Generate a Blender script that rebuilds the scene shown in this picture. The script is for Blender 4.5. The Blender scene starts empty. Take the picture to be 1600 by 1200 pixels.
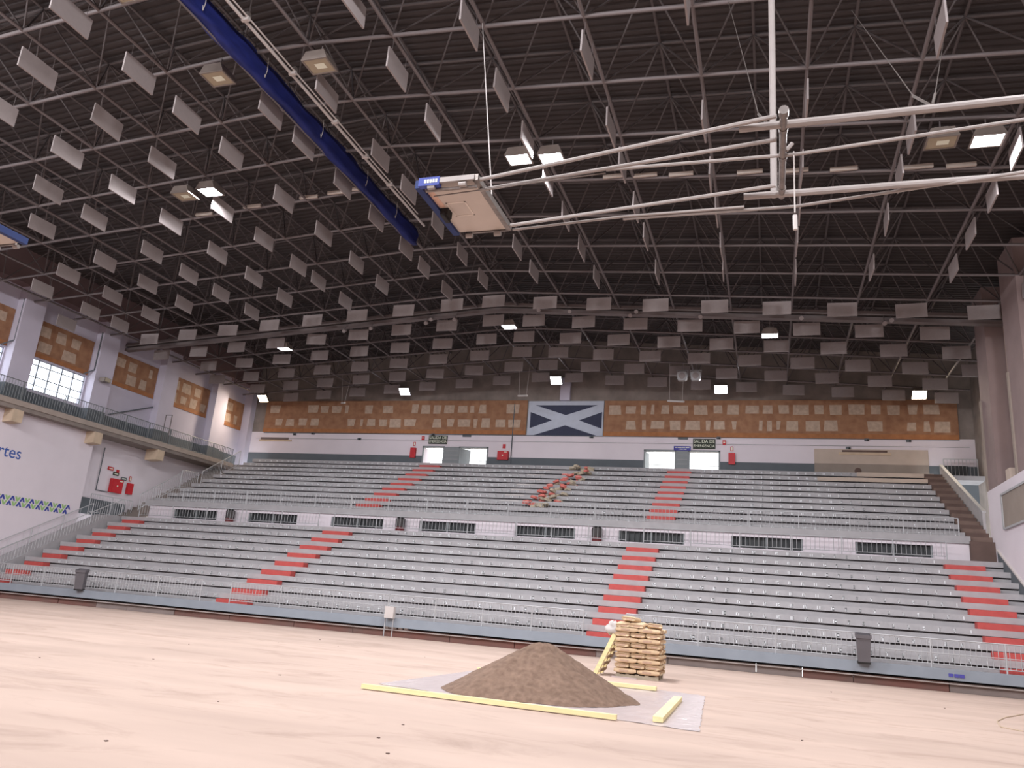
import bpy, math, random
from mathutils import Vector, Matrix
random.seed(7)
S = bpy.context.scene
COL = S.collection
# ------------------------------------------------------------------ camera, world, exposure
YAW, PITCH, ROLL, FPX = math.radians(-18.788), math.radians(15.479), math.radians(4.591), 1229.56
cam_data = bpy.data.cameras.new('camera')
cam_data.sensor_width = 36.0
cam_data.lens = FPX / 1600 * 36
cam_data.clip_end = 400
cam = bpy.data.objects.new('camera', cam_data)
COL.objects.link(cam)
_f = Vector((math.sin(YAW) * math.cos(PITCH), math.cos(YAW) * math.cos(PITCH), math.sin(PITCH)))
_r = Vector((math.cos(YAW), -math.sin(YAW), 0))
_u = _r.cross(_f)
_r2 = _r * math.cos(ROLL) + _u * math.sin(ROLL)
_u2 = _u * math.cos(ROLL) - _r * math.sin(ROLL)
cam.matrix_world = Matrix(((_r2.x, _u2.x, -_f.x, 0), (_r2.y, _u2.y, -_f.y, 0), (_r2.z, _u2.z, -_f.z, 1.65), (0, 0, 0, 1)))
S.camera = cam
world = bpy.data.worlds.new('world'); S.world = world
world.use_nodes = True
world.node_tree.nodes['Background'].inputs[0].default_value = (0.93, 0.97, 1.0, 1)
world.node_tree.nodes['Background'].inputs[1].default_value = 5.0
S.view_settings.view_transform = 'Standard'
S.view_settings.look = 'None'
S.view_settings.exposure = 0.0
S.view_settings.gamma = 1.0
S.view_settings.use_curve_mapping = False
S.cycles.use_denoising = True
S.cycles.max_bounces = 8
S.cycles.diffuse_bounces = 5
S.cycles.sample_clamp_indirect = 6
LAMP_W = 1280.0          # radiant power of one high-bay lamp

# ------------------------------------------------------------------ helpers
def lin(c):
    return tuple((v / 255 / 12.92) if v / 255 <= 0.04045 else ((v / 255 + 0.055) / 1.055) ** 2.4 for v in c)
MATS = {}
def mat(name, rgb, rough=0.7, var=0.12, scale=3.0, metal=0.0, bump=0.0, rgb2=None, emit=0.0, stretch=None, detail=4.0, spec=0.3):
    if name in MATS: return MATS[name]
    m = bpy.data.materials.new(name); m.use_nodes = True
    nt = m.node_tree; b = nt.nodes['Principled BSDF']
    c = lin(rgb)
    b.inputs['Roughness'].default_value = rough
    b.inputs['Metallic'].default_value = metal
    b.inputs['Specular IOR Level'].default_value = spec
    tc = nt.nodes.new('ShaderNodeTexCoord')
    mp = nt.nodes.new('ShaderNodeMapping')
    if stretch: mp.inputs['Scale'].default_value = stretch
    nz = nt.nodes.new('ShaderNodeTexNoise'); nz.inputs['Scale'].default_value = scale; nz.inputs['Detail'].default_value = detail
    nt.links.new(tc.outputs['Object'], mp.inputs[0]); nt.links.new(mp.outputs[0], nz.inputs['Vector'])
    rp = nt.nodes.new('ShaderNodeValToRGB')
    rp.color_ramp.elements[0].position = 0.3; rp.color_ramp.elements[1].position = 0.7
    c2 = lin(rgb2) if rgb2 else tuple(min(1, v * (1 + var)) for v in c)
    c1 = c if rgb2 else tuple(v * (1 - var) for v in c)
    rp.color_ramp.elements[0].color = (*c1, 1); rp.color_ramp.elements[1].color = (*c2, 1)
    nt.links.new(nz.outputs['Fac'], rp.inputs[0]); nt.links.new(rp.outputs[0], b.inputs['Base Color'])
    if bump:
        bp = nt.nodes.new('ShaderNodeBump'); bp.inputs['Strength'].default_value = bump; bp.inputs['Distance'].default_value = 0.05
        nt.links.new(nz.outputs['Fac'], bp.inputs['Height']); nt.links.new(bp.outputs[0], b.inputs['Normal'])
    if emit:
        b.inputs['Emission Color'].default_value = (*c, 1); b.inputs['Emission Strength'].default_value = emit
    MATS[name] = m
    return m

class MB:
    """collects boxes, tubes and polygons for one mesh"""
    def __init__(s): s.v = []; s.f = []
    def poly(s, pts):
        n = len(s.v); s.v += [tuple(p) for p in pts]; s.f.append(tuple(range(n, n + len(pts)))); return s
    def box(s, x0, x1, y0, y1, z0, z1):
        n = len(s.v)
        s.v += [(x0, y0, z0), (x1, y0, z0), (x1, y1, z0), (x0, y1, z0), (x0, y0, z1), (x1, y0, z1), (x1, y1, z1), (x0, y1, z1)]
        s.f += [tuple(n + i for i in q) for q in ((0, 3, 2, 1), (4, 5, 6, 7), (0, 1, 5, 4), (1, 2, 6, 5), (2, 3, 7, 6), (3, 0, 4, 7))]
        return s
    def prism(s, pts, axis, a, b):
        """pts: 2D polygon extruded along axis from a to b"""
        def P(u, v, t): return {'x': (t, u, v), 'y': (u, t, v), 'z': (u, v, t)}[axis]
        n = len(s.v); k = len(pts)
        s.v += [P(u, v, a) for u, v in pts] + [P(u, v, b) for u, v in pts]
        s.f.append(tuple(n + i for i in range(k))[::-1]); s.f.append(tuple(n + k + i for i in range(k)))
        for i in range(k):
            j = (i + 1) % k; s.f.append((n + i, n + j, n + k + j, n + k + i))
        return s
    def tube(s, a, b, r, seg=8, r2=None):
        a = Vector(a); b = Vector(b); d = (b - a).normalized()
        t = Vector((0, 0, 1)) if abs(d.z) < 0.9 else Vector((1, 0, 0))
        u = d.cross(t).normalized(); w = d.cross(u); n = len(s.v)
        for p, rr in ((a, r), (b, r if r2 is None else r2)):
            for i in range(seg):
                an = 2 * math.pi * i / seg; s.v.append(tuple(p + u * rr * math.cos(an) + w * rr * math.sin(an)))
        for i in range(seg):
            j = (i + 1) % seg; s.f.append((n + i, n + j, n + seg + j, n + seg + i))
        s.f.append(tuple(n + i for i in range(seg))[::-1]); s.f.append(tuple(n + seg + i for i in range(seg)))
        return s
    def path(s, pts, r, seg=6):
        for a, b in zip(pts, pts[1:]): s.tube(a, b, r, seg)
        return s
    def mesh(s, name):
        me = bpy.data.meshes.new(name); me.from_pydata(s.v, [], s.f); me.validate(); me.update()
        return me
    def build(s, name, m, parent=None, smooth=False, loc=None):
        return obj(name, s.mesh(name), m, parent, smooth, loc)

def obj(name, me, m=None, parent=None, smooth=False, loc=None):
    o = bpy.data.objects.new(name, me); COL.objects.link(o)
    if m is not None and len(me.materials) == 0: me.materials.append(m)
    if parent is not None: o.parent = parent
    if loc is not None: o.location = loc
    if smooth:
        for p in me.polygons: p.use_smooth = True
    return o
def empty(name, loc=(0, 0, 0), rz=0.0):
    o = bpy.data.objects.new(name, None); COL.objects.link(o); o.location = loc; o.rotation_euler = (0, 0, rz); o.empty_display_size = .2
    return o
def tag(o, label, cat, group=None):
    o['label'] = label; o['category'] = cat
    if group: o['group'] = group
    return o
def struct(o, label=None):
    o['kind'] = 'structure'
    if label: o['label'] = label
    return o
def stuff(o): o['kind'] = 'stuff'; return o
def text_obj(name, body, size, m, parent, mw, align='CENTER'):
    cu = bpy.data.curves.new(name, 'FONT'); cu.body = body; cu.size = size; cu.align_x = align; cu.align_y = 'CENTER'; cu.extrude = 0.004
    t = bpy.data.objects.new('tmp_text', cu); COL.objects.link(t)
    bpy.context.view_layer.update()
    me = bpy.data.meshes.new_from_object(t.evaluated_get(bpy.context.evaluated_depsgraph_get()))
    bpy.data.objects.remove(t)
    me.materials.clear(); me.materials.append(m)
    o = obj(name, me, None, parent); o.matrix_local = mw
    return o
FACE_Y = Matrix(((1, 0, 0, 0), (0, 0, -1, 0), (0, 1, 0, 0), (0, 0, 0, 1)))     # text facing -Y, reading along +X
FACE_X = Matrix(((0, 0, 1, 0), (1, 0, 0, 0), (0, 1, 0, 0), (0, 0, 0, 1)))      # text facing +X, reading along +Y

# ------------------------------------------------------------------ materials
M_floor = mat('floor_screed', (178, 156, 144), .85, scale=.5, rgb2=(194, 171, 158), detail=8, stretch=(.45, 1.6, 1), bump=.08)
def floor_smudges(m):
    nt = m.node_tree; b = nt.nodes['Principled BSDF']; old = b.inputs['Base Color'].links[0].from_socket
    tc = nt.nodes.new('ShaderNodeTexCoord'); mp = nt.nodes.new('ShaderNodeMapping'); mp.inputs['Scale'].default_value = (.35, .8, 1); mp.inputs['Rotation'].default_value = (0, 0, .5)
    nz = nt.nodes.new('ShaderNodeTexNoise'); nz.inputs['Scale'].default_value = 1.3; nz.inputs['Detail'].default_value = 9; nz.inputs['Roughness'].default_value = .68; nz.inputs['Distortion'].default_value = .8
    rp = nt.nodes.new('ShaderNodeValToRGB'); rp.color_ramp.elements[0].position = .52; rp.color_ramp.elements[1].position = .72
    rp.color_ramp.elements[0].color = (1, 1, 1, 1); rp.color_ramp.elements[1].color = (.78, .75, .73, 1)
    mx = nt.nodes.new('ShaderNodeMix'); mx.data_type = 'RGBA'; mx.blend_type = 'MULTIPLY'; mx.inputs[0].default_value = 1
    nt.links.new(tc.outputs['Object'], mp.inputs[0]); nt.links.new(mp.outputs[0], nz.inputs['Vector']); nt.links.new(nz.outputs['Fac'], rp.inputs[0])
    nt.links.new(old, mx.inputs['A']); nt.links.new(rp.outputs[0], mx.inputs['B']); nt.links.new(mx.outputs['Result'], b.inputs['Base Color'])
floor_smudges(M_floor)
M_step = mat('painted_concrete', (163, 160, 162), .75, .07, 2.5)
M_riser = mat('riser_concrete', (155, 152, 154), .8, .07, 2.0)
M_dark = mat('beam_gap_shade', (52, 54, 57), .9, .1)
M_red = mat('red_step_paint', (180, 78, 74), .6, .12, 4)
M_num = mat('number_paint', (228, 230, 232), .6, .02)
M_beam = mat('blue_grey_beam', (134, 141, 150), .7, .06, 1.5)
M_kerb = mat('kerb_boards', (132, 88, 80), .85, rgb2=(116, 96, 90), scale=.6)
M_kerbg = mat('kerb_grey', (142, 130, 126), .9, .15, 1.2)
M_rail = mat('galvanised_rail', (172, 172, 174), .5, .05, 5, metal=.15)
M_darkrail = mat('dark_rail', (104, 108, 110), .5, .05, 5)
M_white = mat('white_wall', (216, 207, 213), .85, .03, .8)
M_lilac = mat('lilac_wall', (190, 184, 198), .85, .04, .8)
M_wains = mat('wainscot_grey', (96, 101, 106), .8, .06, 1.2)
M_conc = mat('bare_concrete', (132, 122, 116), .9, .16, 1.5, bump=.1)
M_beigec = mat('beige_concrete', (190, 170, 148), .85, .1, 2)
M_edge = mat('slab_edge', (160, 147, 138), .85, .1, 2)
M_mural = mat('cork_brown', (136, 97, 74), .85, rgb2=(160, 120, 92), scale=2.2, detail=6)
M_mural2 = mat('cork_band', (160, 108, 72), .85, .12, 3)
M_patch = mat('glue_patch', (178, 156, 138), .85, .14, 5)
M_navy = mat('flag_navy', (58, 61, 80), .8, .06, 4)
M_flagw = mat('flag_white', (180, 185, 198), .8, .04, 3)
M_deck = mat('roof_deck', (68, 62, 62), .75, .1, .8)
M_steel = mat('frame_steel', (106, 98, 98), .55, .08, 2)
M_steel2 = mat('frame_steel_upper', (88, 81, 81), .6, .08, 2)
M_girder = mat('girder_grey', (112, 103, 102), .6, .1, 1)
M_baffle = mat('baffle_felt', (150, 141, 140), .9, .04, 8)
M_lampbody = mat('lamp_body', (124, 114, 108), .5, .06, 4)
M_lenson = mat('lamp_lens_cool', (238, 244, 255), .3, 0, emit=30)
M_lenswarm = mat('lamp_lens_warm', (255, 226, 186), .3, 0, emit=30)
M_lensoff = mat('lamp_lens_off', (160, 148, 126), .25, .06, 3)
M_curtain = mat('blue_curtain', (30, 38, 98), .6, .25, 3, stretch=(3, .6, 3))
M_pipe = mat('white_pipe', (190, 183, 180), .45, .04, 3)
M_rigpipe = mat('rig_paint', (150, 142, 139), .5, .05, 3)
M_oldpipe = mat('worn_metal', (128, 120, 116), .4, .2, 9, metal=.5)
M_board = mat('backboard_face', (184, 172, 163), .5, .05, 2)
M_blue = mat('blue_pad', (32, 48, 96), .6, .08, 4)
M_padl = mat('corner_pad_blue', (60, 72, 140), .6, .06, 4)
M_black = mat('black_rubber', (38, 36, 36), .7, .1, 6)
M_flagsq = mat('target_line', (206, 194, 184), .5, .03)
M_orange = mat('worn_board_orange', (200, 164, 146), .6, .12, 6)
M_sand = mat('sand', (110, 89, 76), .95, rgb2=(136, 112, 97), scale=9, detail=10, bump=.5)
M_bag = mat('paper_bag', (208, 182, 150), .8, .07, 5, bump=.15)
M_print = mat('bag_print', (188, 158, 138), .8, .08, 8)
M_timber = mat('yellow_timber', (234, 219, 168), .7, .1, 3, stretch=(.4, 6, 6))
M_plastic = mat('plastic_sheet', (186, 171, 170), .3, .05, 3, bump=.25, spec=.5)
M_bin = mat('bin_plastic', (96, 92, 96), .55, .06, 4)
M_binm = mat('bin_mesh', (70, 66, 66), .6, .1, 8)
M_maroon = mat('maroon_base', (110, 46, 50), .6, .1)
M_firered = mat('fire_red', (186, 42, 50), .45, .06)
M_sign = mat('sign_dark', (52, 58, 48), .6, .05)
M_signtext = mat('sign_text', (222, 224, 206), .6, .02)
M_signblue = mat('sign_blue', (74, 72, 150), .6, .05)
M_brown = mat('brown_steps', (98, 80, 74), .85, .12, 2)
M_brown2 = mat('brown_steps_shading', (116, 97, 89), .85, .12, 3)  # lighter brown on alternate treads puts nosing shading into the colour
M_raw = mat('raw_plaster', (186, 170, 158), .9, .06, 1.5)
M_rawd = mat('raw_plaster_dark', (146, 134, 125), .9, .06, 1.5)
M_eave = mat('eave_shadow_brown', (112, 92, 92), .85, .08, 1)
M_mauve = mat('pier_mauve', (140, 122, 120), .85, .08, 1)
M_rubr = mat('rubble_red', (196, 112, 104), .9, .15, 4)
M_rubg = mat('rubble_grey', (170, 158, 140), .95, .15, 4)
M_textblue = mat('mural_blue', (60, 90, 160), .7, .03)
M_avblue = mat('pattern_blue', (62, 72, 150), .7, .03)
M_avgreen = mat('pattern_green', (150, 186, 120), .7, .03)
M_doorgrey = mat('door_grey', (132, 136, 138), .6, .05, 2)
M_frame = mat('window_frame', (128, 132, 138), .6, .04)
M_shutter = mat('shutter_dark', (66, 68, 70), .6, .1, 6)
def glass_mat():
    m = bpy.data.materials.new('window_glass'); m.use_nodes = True; nt = m.node_tree
    nt.nodes.clear(); o = nt.nodes.new('ShaderNodeOutputMaterial'); mx = nt.nodes.new('ShaderNodeMixShader')
    t = nt.nodes.new('ShaderNodeBsdfTransparent'); g = nt.nodes.new('ShaderNodeBsdfGlossy'); g.inputs['Roughness'].default_value = .1
    t.inputs[0].default_value = (.95, .97, 1, 1); mx.inputs[0].default_value = .06
    nt.links.new(t.outputs[0], mx.inputs[1]); nt.links.new(g.outputs[0], mx.inputs[2]); nt.links.new(mx.outputs[0], o.inputs[0])
    return m
M_glass = glass_mat()

# ------------------------------------------------------------------ main dimensions
XC = -14.1                       # roof ridge and hall axis
XL, XR = -39.1, 11.4             # side walls
YN, YB = -14.0, 51.0             # near wall (behind the camera) and back wall
def zroof(x): return 17.25 - 0.068 * abs(x - XC)
PITCHX, PITCHY = 2.8, 2.75
XN = sorted([XC - 1.17 - PITCHX * k for k in range(9)] + [XC + 1.17 + PITCHX * k for k in range(9)])
YR = [36.0 + PITCHY * j for j in range(-18, 6)]      # transverse chord rows
UPD = 2.3                        # depth of the space frame

# ------------------------------------------------------------------ room shell
struct(MB().box(XL - .3, XR + .3, YN, 30.2, -.3, 0).build('floor', M_floor))
def deck():
    v = []; f = []
    n = int((YB + .4 - YN) / .3)
    prof = []
    for i in range(n):
        y = YN + i * .3
        prof += [(y, 0), (y + .12, 0), (y + .16, .07), (y + .26, .07)]
    for x in (XL - .3, XC, XR + .3):
        z = zroof(x) + UPD + .22
        v += [(x, y, z + h) for y, h in prof]
    k = len(prof)
    for c in (0, 1):
        for i in range(k - 1):
            f.append((c * k + i, c * k + i + 1, (c + 1) * k + i + 1, (c + 1) * k + i))
    me = bpy.data.meshes.new('ceiling'); me.from_pydata(v, [], f); me.update()
    return obj('ceiling', me, M_deck)
struct(deck())
ZTOP = zroof(XL) + UPD + .3
struct(MB().prism([(XL - .3, 0), (XR + .3, 0), (XR + .3, ZTOP), (XC, zroof(XC) + UPD + .3), (XL - .3, ZTOP)], 'y', YN - .3, YN).build('wall_near', M_white))

# back wall with four door openings (real holes)
DOORS = [(-23.65, -22.05), (-20.85, -18.75), (-7.8, -5.8), (-4.95, -3.05)]
DZ = 11.95
wb = MB()
xs = [XL - .3] + [d for p in DOORS for d in p] + [XR + .3]
for i in range(0, len(xs), 2): wb.box(xs[i], xs[i + 1], YB, YB + .3, 11.27, DZ)
wb.box(XL - .3, XR + .3, YB, YB + .3, DZ, 12.9)
struct(wb.build('wall_back', M_white))
w2 = MB()
for i in range(0, len(xs), 2): w2.box(xs[i], xs[i + 1], YB - .02, YB + .3, 5, 11.27)
struct(w2.build('baseboard_back', M_wains), 'dark grey painted lower band of the back wall')
struct(MB().prism([(XL - .3, 12.9), (XR + .3, 12.9), (XR + .3, ZTOP), (XC, zroof(XC) + UPD + .25), (XL - .3, ZTOP)], 'y', YB + .02, YB + .3).build('wall_back_upper', M_conc))
# outside: parapet, rail and ground beyond the doors
struct(MB().box(XL, XR, YB + .3, YB + 5, 10.2, 10.45).build('trim_1', M_beigec), 'outside landing beyond the doors')

# left wall: upper wall with window openings
LWIN = [(20.4, 24.4), (25.9, 29.9), (31.4, 35.4)]
wl = MB()
ys = [YN] + [d for p in LWIN for d in p] + [YB + .3]
for i in range(0, len(ys), 2): wl.box(XL - .3, XL, ys[i], ys[i + 1], 11.0, 12.75)
wl.box(XL - .3, XL, YN, YB + .3, 12.75, ZTOP + .1)
wl.box(XL - .3, XL, YN, YB + .3, 10.85, 11.0)
struct(wl.build('wall_left', M_lilac))
struct(MB().box(XL - .3, XL + .02, YN, YB, 9.4, 10.85).build('baseboard_left', M_wains), 'dark grey lower band behind the gallery railing')
struct(MB().box(XL - .3, XL, 36.2, YB, 0, 9.4).build('wall_left_lower', M_white))
struct(MB().box(XL - .3, -38.2, YN, 36.2, 0, 9.4).build('wall_left_near', M_white))
struct(MB().box(XL + .0, XL + .03, 36.2, 40.5, 4.8, 5.75).build('baseboard_left_lower', M_wains))
struct(MB().box(XL, XL + .75, YN, YB, 16.3, ZTOP).build('trim_3', M_eave), 'eave band above the gallery wall, browned for the roof edge shadow')  # the brown colour stands for the shadow of the roof edge
# right wall
struct(MB().box(XR, XR + .3, YN, YB + .3, 0, ZTOP + .1).build('wall_right', M_conc))
wrl = MB().prism([(28.8, 0), (39.9, 0), (39.9, 8.05), (28.8, 8.05)], 'x', 9.25, XR)
struct(wrl.build('wall_right_lower', M_white))
struct(MB().prism([(29.4, .9), (38.9, 5.35), (38.9, 4.6), (29.4, .2)], 'x', 9.2, 9.26).build('baseboard_right', M_wains))
struct(MB().prism([(29.4, .98), (38.9, 5.43), (38.9, 5.36), (29.4, .91)], 'x', 9.17, 9.26).build('trim_2', M_pipe))

# ------------------------------------------------------------------ stands
LR, LZ, DR, TD = 30.3, .62, .468, .98          # lower stand: first riser, first foot level, riser height, tread
UR, UZ, TU = 40.2, 5.77, 1.0
def stand_step(mb, x0, x1, R, z, depth, first=False):
    mb.box(x0, x1, R, R + depth + .45, z + .25, z + DR)          # seat slab with overhanging fascia
    return mb
lower = empty('lower_stand', (0, LR, 0))
tag(lower, 'lower tier of grey concrete stepped seating facing the floor', 'grandstand')
upper = empty('upper_stand', (0, UR, 0))
tag(upper, 'upper tier of grey concrete stepped seating below the back wall', 'grandstand')
def at(o, parent):        # keep world coordinates for a mesh built in world space
    o.matrix_parent_inverse = parent.matrix_basis.inverted() if parent.location.length else Matrix()
    return o
def pt(mb, name, m, parent, smooth=False):
    o = mb.build(name, m, parent, smooth)
    o.location = -Vector(parent.location) if parent.parent is None else (0, 0, 0)
    return o
LX0, LX1 = -36.9, 9.2
UX0, UX1 = -36.6, 8.3
for k in range(9):
    R, z = LR + TD * k, LZ + DR * k
    s = pt(MB().box(LX0, LX1, R, R + TD + .5, z + .25, z + DR), 'step', M_step, lower)
    MBr = MB().box(LX0, LX1, R + .03, R + TD + .3, z - .02, z + .185).box(LX0, LX1, R + .3, R + TD + .3, z + .185, z + .25)
    r = MBr.build('riser', M_riser, s)
for k in range(10):
    R, z = UR + TU * k, UZ + DR * k
    s = pt(MB().box(UX0, UX1, R, R + TU + .5, z + .25, z + DR), 'step', M_step, upper)
    MBr = MB().box(UX0, UX1, R + .03, R + TU + .3, z - .02, z + .185).box(UX0, UX1, R + .3, R + TU + .3, z + .185, z + .25)
    r = MBr.build('riser', M_riser, s)
pt(MB().box(UX0, UX1, UR + 10 * TU - .2, YB, UZ + 10 * DR - .25, UZ + 10 * DR - .02), 'top_walkway', M_riser, upper)
pt(MB().box(LX0, LX1, 29.62, LR + .1, .42, LZ), 'front_walkway', M_riser, lower)
WZ = LZ + 9 * DR
pt(MB().box(LX0, LX1, LR + 9 * TD - .2, 39.6, WZ - .3, WZ - .01), 'top_walkway', M_riser, lower)
struct(MB().box(XL, LX0, 38.3, 40.9, WZ - .3, WZ - .01).build('floor_landing', M_riser), 'grey landing under the gallery')
struct(MB().box(9.35, XR, 49.4, YB, 10.2, 10.45).build('floor_upper_landing', M_riser), 'grey landing at the head of the brown stairs')

# red half steps in the aisles
def red_steps(parent, R0, z0, tread, n, xa, w):
    me = MB().box(0, w, -.42, .0, 0, .232).mesh('red_step')
    me.materials.append(M_red)
    for k in range(n):
        o = obj('red_step', me, None, parent)
        o.location = Vector((xa, R0 + tread * k, z0 + DR * k + .001)) - Vector(parent.location)
for xa, w in ((-36.4, 1.25), (-22.9, 1.6), (-6.5, 1.5), (6.95, 1.5)): red_steps(lower, LR, LZ, TD, 9, xa, w)
for xa, w in ((-22.8, 1.5), (-6.05, 1.45)): red_steps(upper, UR, UZ, TU, 10, xa, w)

# painted seat numbers, made of short strokes
SEG = {'0': 'abcdef', '1': 'bc', '2': 'abged', '3': 'abgcd', '4': 'fgbc', '5': 'afgcd', '6': 'afgedc', '7': 'abc', '8': 'abcdefg', '9': 'abcdfg'}
def digits(mb, s, x, y, z, h=.115):
    w = h * .5; t = h * .24; g = w * 1.45
    x -= (len(s) - 1) * g / 2
    for i, ch in enumerate(s):
        cx = x + i * g
        R_ = {'a': (-w/2, w/2, h/2 - t, h/2), 'd': (-w/2, w/2, -h/2, -h/2 + t), 'g': (-w/2, w/2, -t/2, t/2), 'f': (-w/2, -w/2 + t, 0, h/2), 'b': (w/2 - t, w/2, 0, h/2), 'e': (-w/2, -w/2 + t, -h/2, 0), 'c': (w/2 - t, w/2, -h/2, 0)}
        for q in SEG[ch]:
            a, b, c, d = R_[q]
            mb.poly([(cx + a, y, z + c), (cx + b, y, z + c), (cx + b, y, z + d), (cx + a, y, z + d)])
def numbers(parent, R0, z0, tread, n, secs):
    steps = [o for o in parent.children if o.name.split('.')[0] == 'step']
    for k in range(n):
        mb = MB(); R, z = R0 + tread * k, z0 + DR * k; num = 1
        for a, b in secs:                      # numbered from the right wall towards the left wall
            x = b - .3
            while x > a + .2:
                digits(mb, str(num), x, R - .009, z + .345)
                x -= .49; num += 1
        stuff(mb.build('seat_numbers', M_num, steps[k]))
numbers(lower, LR, LZ, TD, 9, [(-4.95, 6.9), (-21.2, -6.6), (-35.0, -23.0)])
numbers(upper, UR, UZ, TU, 10, [(-4.5, 8.2), (-11.2, -6.1), (-21.2, -13.4), (-36.2, -22.9)])

# blue grey front beam with boarded kerb and pipe below
bm_ = tag(MB().box(XL + .9, 9.2, 29.25, 29.6, .37, .7).build('edge_beam', M_beam), 'long blue grey beam along the foot of the lower stand', 'beam')
kb = empty('kerb_boarding', (0, 29.62, 0)); tag(kb, 'worn brown and grey kerb boards under the blue grey beam', 'kerb')
x = XL + .95; i = 0
while x < 9.2:
    w = random.uniform(1.2, 3.6); e = min(9.2, x + w)
    MB().box(x, e - .02, -.05 + random.uniform(-.02, .02), .25, 0, .3).build('kerb_board', M_kerb if random.random() < .6 else M_kerbg, kb); x = e
MB().box(XL + .95, 9.2, .1, .6, .3, .4).build('gap_shade_strip', M_dark, kb)  # dark colour put in for the shade in the gap under the beam
tag(MB().tube((XL + 1, 29.42, .26), (9.2, 29.42, .26), .022, 6).build('conduit_pipe', M_pipe), 'thin white conduit running along the kerb boards', 'pipe')
tag(MB().box(-.06, .06, -.01, .01, -.05, .05).box(.08, .22, -.01, .01, -.05, .05).box(-.22, -.09, -.01, .01, -.04, .05).build('blue_mark', M_signblue, loc=(5.5, 29.24, .52)), 'smudged blue paint mark on the blue grey beam', 'paint mark')

# railings
def railing(name, label, a, b, h, bar=.155, bottom=.12, mid=None, post_every=2.2, group=None, r=.022, posts=True, bar_r=.011, m=None):
    m = m or M_rail
    a = Vector(a); b = Vector(b); d = b - a; a = a + d.normalized() * .035; d = d - d.normalized() * .07; L = d.length
    t = empty(name, a); tag(t, label, 'railing', group)
    MB().tube((0, 0, h), d + Vector((0, 0, h)), r, 6).build('top_rail', m, t)
    MB().tube((0, 0, bottom), d + Vector((0, 0, bottom)), r * .8, 6).build('bottom_rail', m, t)
    if mid: MB().tube((0, 0, mid), d + Vector((0, 0, mid)), r * .7, 6).build('middle_rail', m, t)
    if posts:
        n = max(1, round(L / post_every)); pm = MB().tube((0, 0, 0), (0, 0, h), r * 1.2, 6).mesh('post'); pm.materials.append(m)
        for i in range(n + 1): obj('post', pm, None, t, loc=d * (i / n))
    n = max(1, round(L / bar)); bmh = MB().tube((0, 0, bottom), (0, 0, h), bar_r, 4).mesh('bar'); bmh.materials.append(m)
    for i in range(1, n): obj('bar', bmh, None, t, loc=d * (i / n))
    return t
FZ = .70
for x0, x1, lb in ((-38.1, -30.3, 'grey barred railing at the beam end under the gallery'), (-30.3, -23.35, 'grey barred railing on the beam between grey bin and red aisle'),
                   (-21.9, -14.4, 'grey barred railing on the beam ending at the white box'), (-14.4, -6.5, 'grey barred railing on the beam behind the sand pile'),
                   (-5.0, 2.7, 'grey barred railing on the beam behind the cement bags'), (2.7, 9.1, 'grey barred railing on the beam beside the right wall bin')):
    railing('front_railing', lb, (x0, 29.42, FZ), (x1, 29.42, FZ), .88, mid=.45, group='railing sections along the front beam')
for x0, x1, lb in ((-36.4, -29.0, 'walkway railing in front of the two windows near the gallery stairs'), (-28.8, -23.9, 'walkway railing before the third window'), (-23.0, -17.7, 'walkway railing above the aisle with two bins'),
                   (-17.7, -12.4, 'walkway railing under the rubble aisle'), (-12.4, -6.7, 'walkway railing with maroon bin beside the middle aisle'), (-5.9, .9, 'walkway railing right above the middle red aisle'), (.9, 7.3, 'walkway railing at the end beside the brown steps')):
    railing('walkway_railing', lb, (x0, 38.9, WZ), (x1, 38.9, WZ), .82, bar=.2, bottom=.2, group='railing sections along the walkway')
xs_u = [-36.4, -29.5, -22.5, -15.5, -8.5, -1.0, 8.0]
lbs = ['low parapet railing nearest the gallery stairs', 'low parapet railing before the left red aisle', 'low parapet railing under the rows beside the hose cabinet', 'low parapet railing under the rubble aisle', 'low parapet railing before the right red aisle', 'low parapet railing ending at the brown steps']
for i in range(6):
    railing('parapet_railing', lbs[i], (xs_u[i], 39.72, 6.0), (xs_u[i + 1], 39.72, 6.0), .8, bar=.185, bottom=.08, group='railing sections on the parapet')

# walkway wall with slotted windows
ww = MB()
WX = [(-34.45, -31.29), (-29.1, -25.78), (-23.57, -20.29), (-18.14, -14.85), (-12.64, -9.44), (-7.22, -3.99), (-1.78, 1.43), (3.68, 6.86)]
xe = [-36.3] + [v for p in WX for v in p] + [8.3]
for i in range(0, len(xe), 2): ww.box(xe[i], xe[i + 1], 39.6, 39.9, 5.0, 5.54)
ww.box(-36.3, 8.3, 39.6, 39.9, WZ - .02, 5.0).box(-36.3, 8.3, 39.6, 39.9, 5.54, 5.68)
struct(ww.build('wall_walkway', M_white), 'white wall behind the walkway with slotted windows')
for n, (a, b) in enumerate(WX):
    t = empty('window_%d' % (n + 1), ((a + b) / 2, 39.7, 5.0)); struct(t, 'dark louvred window in the white walkway wall')
    hw = (b - a) / 2
    MB().box(-hw, hw, .12, .16, 0, .54).build('backing', M_shutter, t)
    for sx in (-hw + .03, 0, hw - .03): MB().box(sx - .05, sx + .05, -.04, .1, 0, .54).build('frame_post', M_doorgrey, t)
    sm = MB().box(-.012, .012, 0, .08, .02, .52).mesh('slat'); sm.materials.append(M_shutter)
    k = -hw + .25
    while k < hw - .1:
        if abs(k) > .09: obj('slat', sm, None, t, loc=(k, 0, 0))
        k += .26
tag(MB().box(-36.6, 8.35, 39.5, 40.3, 5.68, 6.0).build('parapet_slab', M_step), 'grey parapet slab above the white walkway wall', 'parapet')

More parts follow.
